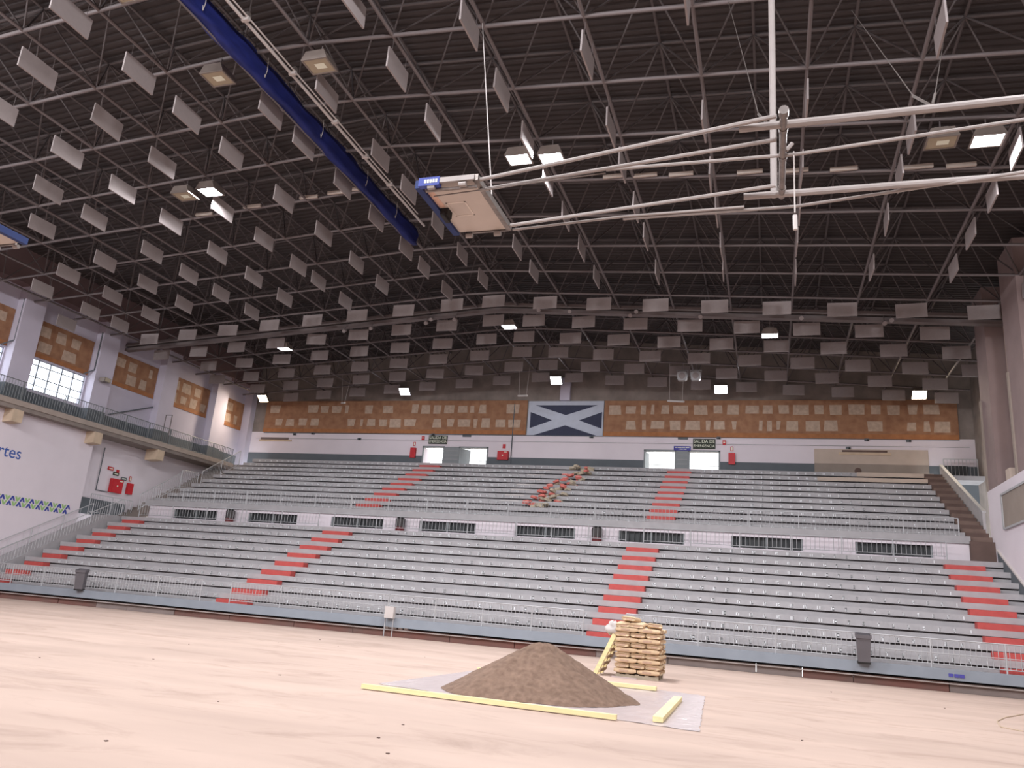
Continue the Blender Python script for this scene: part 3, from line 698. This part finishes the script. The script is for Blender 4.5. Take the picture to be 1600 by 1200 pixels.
# fire point on the left wall, gate and stairs
hose_cabinet((XL + .03, 39.3, 6.75), .9, .85, 'red hose cabinet on the side wall under the gallery', 'x')
extinguisher((XL + .03, 40.45, 6.4), 'red extinguisher case on the side wall under the gallery', math.pi / 2, .7)
tag(MB().path([(XL + .06, 37.9, 8.9), (XL + .06, 37.9, 6.3), (XL + .06, 38.8, 6.3)], .03, 5).build('riser_pipe', M_wains), 'thin dark pipe leading down to the hose cabinet', 'pipe')
for y, z, lb, m in ((38.7, 7.75, 'tiny red alarm button above the side wall hose cabinet', M_firered), (39.2, 7.5, 'small dark sign above the side wall hose cabinet', M_sign), (39.9, 7.3, 'small green sign between hose cabinet and extinguisher', M_wains)):
    t = empty('wall_sign', (XL + .02, y, z)); tag(t, lb, 'sign'); MB().box(0, .05, -.22, .22, -.1, .1).build('board', m, t); MB().box(.05, .055, -.15, .15, -.03, .03).build('print', M_signtext, t)
railing('landing_gate', 'grey barred gate on the landing under the red hose cabinet', (XL + .5, 37.2, WZ), (XL + .5, 40.6, WZ), 1.15, bar=.16, bottom=.1)
railing('aisle_railing', 'slanted railing climbing beside the leftmost red steps', (-37.0, 29.5, .7), (-37.0, 38.2, 4.9), .95, bar=.2, bottom=.1)
railing('wall_railing', 'slanted railing along the white side wall with lettering', (-38.0, 29.5, .7), (-38.0, 37.0, 4.4), 1.0, bar=.9, bottom=.5)
tag(MB().prism([(30.25, 0), (38.3, 0), (38.3, 4.8), (37.4, 4.8), (30.25, 1.1)], 'x', -38.15, -36.95).build('side_ramp', M_riser), 'grey ramp wedge beside the leftmost red steps', 'ramp')
st = empty('gallery_stairs', (-37.8, 39.9, WZ)); tag(st, 'concrete stairs climbing from the walkway to the gallery', 'stairs')
for k in range(24): MB().box(-1.2, 1.1, .38 * k, .38 * k + .5, max(0, .21 * k - .3), .21 * (k + 1)).build('tread', M_conc, st)
railing('stair_railing', 'slanted railing rising from the walkway to the mid landing of the gallery stairs', (-36.72, 39.1, WZ + .45), (-36.72, 42.3, 7.2), 1.0, bar=.18, bottom=.1)
railing('stair_railing', 'short level railing at the mid landing of the gallery stairs', (-36.72, 42.3, 7.2), (-36.72, 43.9, 7.3), 1.15, bar=.18, bottom=.1)
railing('stair_railing', 'slanted railing rising from the mid landing to the gallery', (-36.72, 44.2, 7.5), (-36.72, 47.9, 9.7), 1.1, bar=.18, bottom=.1)

# ------------------------------------------------------------------ right side: piers, stairs, wall openings
for y0, y1, lb in ((38.3, 40.0, 'mauve grey concrete pier beside the brown steps'), (33.2, 35.4, 'mauve grey concrete pier at the picture edge')):
    t = empty('pier', (9.3, y0, 8.05)); tag(t, lb, 'pier')
    MB().box(0, 1.5, 0, y1 - y0, 0, 9.2).build('shaft', M_mauve, t)
    MB().box(-.06, .0, y1 - y0 - .2, y1 - y0, 0, 4.2).build('edge_strip', M_rawd, t)  # paler strip painted in for the lit edge of the pier
tag(MB().box(10.0, 10.1, 35.6, 38.1, 9.5, 16).build('wall_board', M_beigec), 'tall beige board standing between the two piers', 'board')
tag(MB().box(9.28, 9.7, 36.3, 36.9, 8.05, 8.5).build('pier_box', M_raw), 'small pale box on the wall top between the piers', 'box')
t = empty('window_12', (9.25, 33.5, 6.15)); struct(t, 'dim interior window in the white right wall')
MB().box(-.05, .0, 0, 4.0, 0, 1.4).build('pane', M_rawd, t)
for y in (0, 4): MB().box(-.09, 0, y - .06, y + .06, 0, 1.4).build('frame_post', M_rail, t)
MB().box(-.09, 0, 0, 4, -.05, .03).build('frame_sill', M_rail, t); MB().box(-.09, 0, 0, 4, 1.36, 1.45).build('frame_head', M_rail, t)
st = empty('brown_stairs', (8.3, UR, 5.77)); tag(st, 'bare brown concrete stairs at the end of the upper stand', 'stairs')
for k in range(20): MB().box(.01, .93, .5 * k - .55, .5 * k + .05, max(-1, .234 * k - .5), .234 * (k + 1)).build('tread', M_brown if k % 2 else M_brown2, st)
tag(MB().box(8.3, 9.25, 39.3, 39.62, WZ - .02, 5.77).build('brown_base_wall', M_brown), 'brown concrete base wall under the brown stairs', 'wall')
t = empty('stair_parapet', (9.27, 41, 5.8)); tag(t, 'slanted grey parapet wall beside the brown stairs', 'parapet')
MB().prism([(0.2, 0), (9, 3.9), (9, 5.3), (.2, 1.5)], 'x', 0, .12).build('panel', M_step, t)
MB().prism([(0.2, 1.5), (9, 5.3), (9, 5.38), (.2, 1.58)], 'x', -.01, .16).build('coping', M_rail, t)
railing('landing_railing', 'dark barred railing at the head of the brown stairs', (9.5, 50.2, 10.45), (XR - .1, 50.2, 10.45), 1.1, bar=.2, bottom=.05)
tag(MB().box(9.6, 10.9, YB - .06, YB, 10.5, 11.3).build('wall_hatch', M_shutter), 'dark square hatch at the head of the brown stairs', 'hatch')

# ------------------------------------------------------------------ basketball rigs
def rig(x, y, mirror, label_b, label_r):
    """board centre line; the arms run away along +X (mirror=1) or -X (mirror=-1)"""
    m = mirror
    b = empty('basketball_rig', (x, y, 9.0)); tag(b, label_r, 'basketball rig')
    def X(a, c): return (min(a * m, c * m), max(a * m, c * m))
    MB().box(*X(0, 1.1), 0, 1.93, 0, .06).build('backboard', M_board, b)
    fr = b.children[-1]
    MB().box(*X(-.1, .03), -.02, 1.95, -.06, .1).build('edge_pad', M_blue, b)
    MB().box(*X(0, .42), -.1, .02, -.07, .1).build('corner_pad', M_padl, b)
    lt = MB()
    for q in range(5): lt.box(*X(.12 + q * .055, .16 + q * .055), -.106, -.1, -.02, .05)
    lt.build('lettering', M_signtext, b.children[-1])
    MB().box(*X(.42, 1.1), -.09, -.02, -.02, .08).build('side_frame', M_rigpipe, b)
    MB().box(*X(1.06, 1.16), -.05, 1.98, -.02, .1).build('top_frame', M_oldpipe, b)
    MB().box(*X(.3, 1.1), 1.95, 2.0, -.02, .08).build('side_frame', M_oldpipe, b)
    sq = MB()
    for a, c, d, e in ((.22, .25, .7, 1.25), (.6, .63, .7, 1.25), (.22, .63, .7, .73), (.22, .63, 1.22, 1.25)): sq.box(*X(a, c), d, e, -.006, 0)
    sq.build('target_square', M_flagsq, fr)
    MB().box(*X(.03, .16), .05, .85, -.004, 0).build('worn_patch', M_orange, fr)
    rm = MB(); n = 14
    for i in range(n):
        a0, a1 = 2 * math.pi * i / n, 2 * math.pi * (i + 1) / n
        rm.tube((m * (.12 + .0), .98 + .23 * math.cos(a0), -.28 - .23 * math.sin(a0)), (m * .12, .98 + .23 * math.cos(a1), -.28 - .23 * math.sin(a1)), .012, 5)
    rm = MB().box(*X(.04, .2), .88, 1.1, -.14, 0).box(*X(.08, .16), .84, 1.14, -.2, -.12)
    rm.build('rim_bracket', M_black, b)
    for yy in (-.04, 1.96): 
        for xx in (.18, .8): MB().tube((m * xx, yy, -.08), (m * (xx + .14), yy, -.08), .05, 8).build('clamp', M_rigpipe, b)
    L = 5.1 + 1.1
    MB().tube((m * .1, .05, -.09), (m * 1.1, .06, -.09), .035, 8).build('inner_bar', M_oldpipe, b)
    MB().path([(m * 1.1, .05, .03), (m * 6.3, -.93, .03)], .036, 8).build('main_arm', M_rigpipe, b)
    MB().path([(m * 1.1, .26, -.05), (m * 6.3, -.42, -.05)], .034, 8).build('main_arm', M_rigpipe, b)
    MB().path([(m * .2, .2, -.13), (m * 3.5, .0, -.1)], .012, 6).build('tie_rod', M_oldpipe, b)
    MB().path([(m * 3.5, .06, 0), (m * 6.6, .14, 0), (m * 14.5, -.75, .0)], .03, 8).build('brace', M_rigpipe, b)
    MB().path([(m * 1.1, 1.86, .03), (m * 6.3, 1.14, .03)], .036, 8).build('main_arm', M_rigpipe, b)
    MB().path([(m * 1.2, 1.95, -.02), (m * 3.5, 1.75, -.02), (m * 5.75, 1.73, -.02)], .026, 8).build('tie_rod', M_rigpipe, b)
    MB().path([(m * 3.5, 1.79, -.05), (m * 6.65, 1.8, -.05), (m * 14.5, .55, -.02)], .03, 8).build('brace', M_rigpipe, b)
    MB().tube((m * 5.75, -.71, .02), (m * 17, -.71, .02), .062, 10).build('near_beam', M_rigpipe, b)
    MB().tube((m * 5.75, 1.39, .0), (m * 17, 1.5, .0), .062, 10).build('far_beam', M_rigpipe, b)
    MB().tube((m * 6.4, -1.1, .0), (m * 6.4, 1.5, .0), .055, 10).tube((m * 6.4, -1.12, .0), (m * 6.4, -.98, .0), .075, 10).build('cross_shaft', M_oldpipe, b)
    for yy in (-.6, .2, 1.2): MB().tube((m * 6.4, yy - .04, 0), (m * 6.4, yy + .04, 0), .07, 10).build('shaft_collar', M_oldpipe, b)
    MB().tube((m * 6.27, 1.48, .0), (m * 6.27, 1.48, zroof(x + m * 6.27) - 9), .062, 10).build('drop_post', M_rigpipe, b)
    MB().path([(m * 6.45, .0, .0), (m * 6.55, .0, .12)], .035, 6).build('pulley_arm', M_rigpipe, b)
    return b
rig(-6.15, 11.87, 1, '', 'white folded basketball backboard on long white arms and pipes under the roof')
rig(-16.85, 10.75, -1, '', 'second folded basketball backboard mostly outside the picture at the gallery side')
tag(MB().path([(-7.33, 16.6, zroof(-7.33)), (-5.05, 12.75, 9.12)], .012, 5).build('lifting_cable', M_pipe), 'thin lifting cable running up from the backboard corner', 'cable')
t = empty('pull_cord', (.42, 12.0, 9.05)); tag(t, 'white pull cord with cylindrical weight hanging below the rig pipes', 'cord')
MB().tube((0, 0, 0), (0, 0, -1.1), .012, 5).build('cord', M_pipe, t); MB().tube((0, 0, -1.15), (0, 0, -1.4), .035, 8).build('weight', M_pipe, t)
for a, b_, c, lb in (((-.85, 16.6, 16.2), (-.12, 11.75, 9.65), (.0, 11.15, 9.08), 'chain holding the end of the near rig pipe'), ((2.0, 17.4, 16.1), (2.12, 11.5, 9.5), (2.27, 11.15, 9.08), 'chain sling on the long near rig pipe'), ((4.2, 18.6, 15.9), (2.42, 11.5, 9.5), (2.30, 11.15, 9.08), 'second chain meeting the sling on the long near rig pipe')):
    t = empty('chain_sling', c); tag(t, lb, 'chain')
    MB().tube(Vector(a) - Vector(c), Vector(b_) - Vector(c), .008, 5).build('cable', M_oldpipe, t); MB().tube(Vector(b_) - Vector(c), (0, 0, 0), .022, 5).build('chain', M_oldpipe, t)

# ------------------------------------------------------------------ blue dividing curtain, raised
def curtain():
    v = []; f = []
    y0, y1 = 3.0, 28.6; n = 120
    base = [(-.1, .38), (.08, .36), (.16, .1), (.1, -.16), (.16, -.34), (-.02, -.42), (-.18, -.3), (-.12, -.05), (-.2, .15)]
    k = len(base)
    for i in range(n + 1):
        y = y0 + (y1 - y0) * i / n
        for q, (a, b) in enumerate(base):
            v.append((a * (1 + .12 * math.sin(y * 1.7 + q * 2.1)) + .02 * math.sin(y * 5 + q), y, b + .04 * math.sin(y * 1.15 + q) + .03 * math.sin(y * 3.1 + q * 1.3)))
    for i in range(n):
        for q in range(k): f.append((i * k + q, i * k + (q + 1) % k, (i + 1) * k + (q + 1) % k, (i + 1) * k + q))
    f.append(tuple(range(k))[::-1]); f.append(tuple(n * k + q for q in range(k)))
    me = bpy.data.meshes.new('fabric'); me.from_pydata(v, [], f); me.update(); return me
ct = empty('divider_curtain', (-14.8, 0, 16.8)); tag(ct, 'rolled up blue divider curtain hung along the roof ridge', 'curtain')
obj('fabric', curtain(), M_curtain, ct, True)
MB().tube((-.05, 3, -.42), (-.05, 28.4, -.42), .03, 6).build('hem_bar', M_steel, ct)
for y in (14.3, 17.2, 20.5, 23.8, 26.4): MB().path([(.14, y, .5), (.18, y, .05), (.14, y, -.2), (.1, y, .0)], .012, 5).build('hook', M_pipe, ct)
cp = empty('curtain_hoist', (-14.05, 0, 16.95)); tag(cp, 'pair of white hoist pipes with pulleys beside the blue curtain', 'hoist')
MB().tube((0, 3, 0), (0, 27.9, 0), .05, 8).build('drive_pipe', M_pipe, cp); MB().tube((.14, 3, .04), (.14, 26.9, .04), .025, 6).build('guide_pipe', M_pipe, cp)
for y in (13.2, 15.2, 17.6, 20.2, 22.4, 24.4): 
    MB().tube((.1, y, .12), (.16, y, .12), .1, 10).build('pulley', M_oldpipe, cp); MB().box(-.06, .18, y - .05, y + .05, -.06, .06).build('clip', M_pipe, cp)

# ------------------------------------------------------------------ things on the floor
def pile():
    v = []; f = []; nr, na = 26, 72; cx_, cy_ = -4.1, 15.5
    for i in range(nr + 1):
        t = i / nr
        for j in range(na):
            a = 2 * math.pi * j / na
            R = 1.64 + .12 * math.sin(2 * a + .5) + .06 * math.sin(5 * a) + .03 * math.sin(11 * a + 1)
            if math.cos(a - math.radians(205)) > .8: R += .5 * (math.cos(a - math.radians(205)) - .8) * 5 * .55
            r = R * t
            z = 1.02 * (1 - t) ** 1.0
            if t < .18: z = 1.02 * (1 - .18) - 0 + .10 * (1 - (t / .18) ** 2) - (t - .18) * 1.02 * .0
            z += random.uniform(-.012, .012) * (t > 0) * (t < 1)
            if t >= 1: z = 0.0
            v.append((cx_ + r * math.cos(a) - .12 * (1 - t), cy_ + r * math.sin(a), max(0, z)))
    for i in range(nr):
        for j in range(na): f.append((i * na + j, (i + 1) * na + j, (i + 1) * na + (j + 1) % na, i * na + (j + 1) % na))
    me = bpy.data.meshes.new('sand_pile'); me.from_pydata(v, [], f); me.validate(); me.update(); return me
tag(obj('sand_pile', pile(), M_sand, None, True, (0, 0, .012)), 'conical heap of brown sand on the plastic sheet', 'sand pile')
def sheet():
    v = []; f = []; nx, ny = 60, 60
    C = [(-7.0, 14.2), (-1.05, 13.05), (-1.4, 19.0), (-6.8, 20.2)]
    for i in range(nx + 1):
        for j in range(ny + 1):
            s, t = i / nx, j / ny
            x = (1 - t) * ((1 - s) * C[0][0] + s * C[1][0]) + t * ((1 - s) * C[3][0] + s * C[2][0])
            y = (1 - t) * ((1 - s) * C[0][1] + s * C[1][1]) + t * ((1 - s) * C[3][1] + s * C[2][1])
            v.append((x + random.uniform(-.02, .02), y + random.uniform(-.02, .02), .004 + abs(random.gauss(0, .004))))
    for i in range(nx):
        for j in range(ny):
            a = i * (ny + 1) + j; f.append((a, a + ny + 1, a + ny + 2, a + 1))
    me = bpy.data.meshes.new('plastic_sheet'); me.from_pydata(v, [], f); me.update(); return me
tag(obj('plastic_sheet', sheet(), M_plastic), 'thin whitish plastic sheet spread under the sand heap', 'plastic sheet')
def timber(a, b, w, h, label):
    a = Vector(a); b = Vector(b); d = b - a
    o = MB().box(0, d.length, -w / 2, w / 2, 0, h).build('timber_plank', M_timber, None, loc=a); o.rotation_euler = (0, 0, math.atan2(d.y, d.x))
    tag(o, label, 'plank', 'yellow planks around the sand')
timber((-6.8, 13.22, .015), (-2.32, 13.18, .015), .1, .075, 'long yellow plank lying in front of the sand heap')
timber((-1.72, 13.5, .015), (-1.80, 17.2, .015), .16, .08, 'yellow plank lying alone on the sheet edge beside the heap')
timber((-6.7, 18.9, .015), (-2.45, 18.85, .015), .16, .08, 'long yellow plank lying between sand heap and cement bags')

# pallet of cement bags
PX0, PX1, PY0, PY1 = -3.92, -2.72, 21.55, 22.55
pl = empty('wooden_pallet', (PX0 + .05, PY0 + .08, 0)); tag(pl, 'grey wooden pallet under the stack of cement bags', 'pallet')
for k in range(3): MB().box(0, 1.1, k * .42, k * .42 + .1, 0, .085).build('skid', M_rubg, pl)
for k in range(5): MB().box(k * .25, k * .25 + .1, 0, .94, .086, .11).build('slat', M_rubg, pl)
def bag_mesh(L, W, H, seed):
    rnd = random.Random(seed); v = []; f = []
    nu, nv = 14, 8
    for i in range(nu + 1):
        u = -1 + 2 * i / nu
        e = (1 - abs(u) ** 6) ** .5 if abs(u) < 1 else 0
        e = max(e, .6)
        for j in range(nv):
            a = 2 * math.pi * (j + .5) / nv
            ca, sa = math.cos(a), math.sin(a)
            p = 2 / 4.5
            yy = W / 2 * math.copysign(abs(ca) ** p, ca) * (.9 + .1 * e); zz = H / 2 * math.copysign(abs(sa) ** p, sa) * e
            v.append((u * L / 2, yy + rnd.uniform(-.006, .006), zz + rnd.uniform(-.006, .006)))
    for i in range(nu):
        for j in range(nv): f.append((i * nv + j, i * nv + (j + 1) % nv, (i + 1) * nv + (j + 1) % nv, (i + 1) * nv + j))
    f.append(tuple(range(nv))); f.append(tuple(nu * nv + j for j in range(nv))[::-1])
    me = bpy.data.meshes.new('bag_body'); me.from_pydata(v, [], f); me.validate(); me.update(); me.materials.append(M_bag)
    for p_ in me.polygons: p_.use_smooth = True
    return me
BAGS = [bag_mesh(.59, .395, .134, s) for s in range(4)]
pr_long = MB().box(-.15, .08, -.204, -.196, -.025, .02).mesh('print'); pr_long.materials.append(M_print)
pr_end = MB().box(-.303, -.296, -.1, .07, -.025, .015).mesh('print'); pr_end.materials.append(M_print)
ORD = ['bottom', 'second', 'third', 'fourth', 'fifth', 'sixth', 'seventh', 'eighth', 'ninth', 'tenth']
def bag(x, y, z, rz, label, i, tilt=(0, 0)):
    o = obj('cement_bag', BAGS[i % 4], None, None, loc=(x, y, z)); o.rotation_euler = (tilt[0], tilt[1], rz)
    tag(o, label, 'bag', 'cement bags on the pallet')
    o2 = obj('print', pr_long if abs(math.sin(rz)) < .5 else pr_end, None, o)
    return o
rb = random.Random(3); n = 0
z = .115
for k in range(9):
    def lb(c, nc, r_): return 'paper cement bag, %s layer of the stack, %s side, %s' % (ORD[k], ['sand heap', 'inner', 'stand'][r_], 'leaning pallet end' if c == 0 else ('middle' if c < nc - 1 else 'end away from leaning pallet'))
    j = lambda s=.014: rb.uniform(-s, s)
    if k % 2 == 0:
        for r_ in range(2):                                # two long bags in front, two behind, ends between
            for c in range(2): bag(PX0 + .3 + c * .6 + j(), PY0 + .21 + r_ * .42 + j(), z + .065, j(.08), lb(c, 2, r_), n); n += 1
        for c in range(2): bag(PX0 + .3 + c * .6 + j(), PY0 + 1.04 + j(.01), z + .065, j(.06), lb(c, 2, 2), n); n += 1
    else:
        for c in range(3):
            bag(PX0 + .2 + c * .4 + j(), PY0 + .29 + j(), z + .065, math.pi / 2 + j(.06), lb(c, 3, 0), n); n += 1
            bag(PX0 + .2 + c * .4 + j(), PY0 + .92 + j(), z + .065, math.pi / 2 + j(.06), lb(c, 3, 2), n); n += 1
    z += .128
TOPL = 'paper cement bag in the loose top layer of the pallet stack'
for q_, (x, y, rz) in enumerate(((-3.72, PY0 + .3, 1.6), (-3.35, PY0 + .3, 1.5), (-2.93, PY0 + .32, 1.75), (-3.5, PY0 + .9, .1))): bag(x, y, z + .065, rz, ['paper cement bag on top of the stack beside the plastic wrap', 'paper cement bag on top in the middle of the stack', 'tilted paper cement bag on top at the end away from the leaning pallet', 'paper cement bag on top at the stand side of the stack'][q_], n, (rb.uniform(-.1, .1), rb.uniform(-.12, .12))); n += 1
bag(-3.55, PY0 + .35, z + .2, 1.45, 'single cement bag crowning the pallet stack', n, (.05, .05))
def lump(name, R, m, label, cat, loc, sq=(1, 1, 1), seed=1):
    rnd = random.Random(seed); v = []; f = []; nu, nv = 10, 14
    for i in range(nu + 1):
        th = math.pi * i / nu
        for q in range(nv):
            ph = 2 * math.pi * q / nv; r = R * (1 + rnd.uniform(-.22, .22) + .25 * math.sin(2 * ph + 1) * math.sin(th) + .18 * math.cos(3 * th))
            v.append((r * math.sin(th) * math.cos(ph) * sq[0], r * math.sin(th) * math.sin(ph) * sq[1], r * math.cos(th) * sq[2]))
    for i in range(nu):
        for q in range(nv): f.append((i * nv + q, (i + 1) * nv + q, (i + 1) * nv + (q + 1) % nv, i * nv + (q + 1) % nv))
    me = bpy.data.meshes.new(name); me.from_pydata(v, [], f); me.validate(); me.update()
    return tag(obj(name, me, m, None, True, loc), label, cat)
lump('plastic_wrap', .17, M_pipe, 'crumpled white plastic wrap hanging on the stack of cement bags', 'plastic wrap', (-4.0, PY0 + .14, 1.2), (1.0, .8, .95), 4)
lp = empty('leaning_pallet', (-4.5, PY0 + .3, .0)); tag(lp, 'yellow timber pallet leaning against the cement bags', 'pallet')
tiltv = Vector((.5, 0, 1.05))
for k, (yy, w) in enumerate(((-.22, .11), (.2, .1), (.6, .1))):
    MB().prism([(0, 0), (.12, 0), (.62, 1.05), (.5, 1.07)], 'y', yy, yy + w).build('skid', M_timber, lp)
for k in range(6):
    a = .08 + k * .175; MB().prism([(.12 + .5 * a / 1.05 + .0, a), (.15 + .5 * a / 1.05, a), (.15 + .5 * (a + .09) / 1.05, a + .09), (.12 + .5 * (a + .09) / 1.05, a + .09)], 'y', -.2, .7).build('slat', M_beigec, lp)
tag(MB().box(-3.95, -3.3, PY0 - .12, PY0 - .02, .0, .03).build('foil_scrap', M_plastic), 'scrap of white foil at the foot of the bag stack', 'foil')

# bins, box, rubble, debris
def bin_open(x, y, z, rz, label):
    t = empty('waste_bin', (x, y, z), rz); t.rotation_euler = (.1, 0, rz); t.scale = (1.12, 1, 1.05); tag(t, label, 'bin', 'grey bins on the front railing')
    mb = MB(); P = [(-.2, -.18), (.2, -.18), (.2, .14), (-.2, .14)]
    n0 = len(mb.v)
    for s, zz in ((.78, 0), (.95, .7), (1.0, .82)): mb.v += [(a * s, b * s, zz) for a, b in P]
    for l in (0, 1):
        for i in range(4): mb.f.append((l * 4 + i, l * 4 + (i + 1) % 4, l * 4 + 4 + (i + 1) % 4, l * 4 + 4 + i))
    mb.f.append((3, 2, 1, 0)); mb.build('body', M_bin, t)
    MB().box(-.21, .21, -.2, -.17, .72, .82).box(-.21, .21, .13, .16, .72, .86).box(-.21, -.18, -.17, .13, .72, .84).box(.18, .21, -.17, .13, .72, .84).build('rim', M_bin, t)
    MB().box(-.17, .17, -.15, .12, .6, .7).build('liner', M_black, t)
    MB().box(-.17, .17, -.15, .11, -.04, .02).build('base', M_black, t)
bin_open(-29.75, 29.18, .72, .35, 'grey plastic bin hung on the front railing near the side wall')
bin_open(2.83, 29.15, .68, 0, 'grey plastic bin hung on the front railing beyond the bag stack')
for x, lb in ((-30.1, 'mesh topped bin on the walkway near the gallery stairs'), (-19.1, 'mesh topped maroon bin on the walkway between two windows'), (-8.25, 'mesh topped maroon bin beside the middle red aisle')):
    t = empty('mesh_bin', (x, 39.25, WZ)); tag(t, lb, 'bin', 'mesh bins on the walkway')
    MB().tube((0, 0, 0), (0, 0, .28), .24, 10).build('base', M_maroon, t); MB().tube((0, 0, .28), (0, 0, .72), .25, 10, .27).build('mesh_cage', M_binm, t); MB().tube((0, 0, .72), (0, 0, .8), .24, 10, .2).build('hood', M_black, t)
t = empty('white_box', (-14.16, 29.1, .28)); tag(t, 'white box on two thin legs before the front beam', 'box')
MB().box(-.19, .19, -.1, .08, .42, .86).build('case', M_pipe, t)
for s in (-1, 1): MB().box(s * .17 - .012, s * .17 + .012, -.02, .02, -.28, .44).build('leg', M_rail, t)
for dx, w in ((-.28, .2), (.02, .3), (.34, .16), (.58, .14)):
    tag(MB().box(-w / 2, w / 2, -.06, .06, 0, .09).build('foam_scrap', M_pipe, loc=(-14.16 + dx, 29.5, .3)), 'white scrap lying on the kerb under the white box', 'scrap', 'white scraps under the white box')
RB = random.Random(11)
def chunk(s, seed):
    r_ = random.Random(seed); mb = MB(); P = [(r_.uniform(.7, 1) * s * math.cos(a), r_.uniform(.7, 1) * s * math.sin(a)) for a in [i * 2 * math.pi / 6 for i in range(6)]]
    mb.prism(P, 'z', 0, s * .5); return mb.mesh('rubble_chunk')
cr = [chunk(.24, i) for i in range(3)]; cg = [chunk(.27, i + 5) for i in range(3)]
for m_ in cr: m_.materials.append(M_rubr)
for m_ in cg: m_.materials.append(M_rubg)
for k in range(2, 10):
    for q in range(8):
        red = RB.random() < .45
        x = -12.5 + RB.uniform(-.5, 1.0) + .09 * k; R = UR + TU * k - RB.uniform(.28, .72)
        o = obj('rubble_chunk', RB.choice(cr if red else cg), None, None, loc=(x, R, UZ + DR * k + .03 + .09 * (q % 4)))
        o.rotation_euler = (RB.uniform(-.35, .35), RB.uniform(-.35, .35), RB.uniform(0, 6))
        tag(o, ('red painted' if red else 'pale grey') + ' broken concrete chunk in the demolished aisle, %s row above the parapet' % ORDW[k], 'rubble', ('red' if red else 'grey') + ' rubble in the middle aisle')
for k in range(2, 9):
    o = MB().box(0, 1.15, -.02, .0, 0, .05).build('bare_edge', M_pipe, None, loc=(-14.55 + .0 * k, UR + TU * k, UZ + DR * k + DR - .05))
    tag(o, 'pale bare seat edge beside the demolished aisle', 'edge strip', 'pale edges beside the rubble')
tag(MB().path([(5.77, 23.3, .01), (5.0, 21.7, .01), (4.57, 20.5, .01), (4.36, 19.3, .01), (4.56, 18.94, .01), (5.2, 18.6, .01)], .012, 5).build('floor_cable', M_beigec), 'thin cable curling across the floor', 'cable')
for i in range(26):
    x, y = RB.uniform(-16, 4), RB.uniform(6.5, 26)
    if -7.5 < x < -.8 and 12.5 < y < 23: continue
    s = RB.uniform(.008, .022)
    tag(MB().prism([(-s, -s * .6), (s * .8, -s), (s, s * .7), (-s * .5, s)], 'z', 0, s * .5).build('floor_chip', M_brown, loc=(x, y, 0)), 'small dark chip of debris lying on the bare floor', 'debris', 'chips on the bare floor')
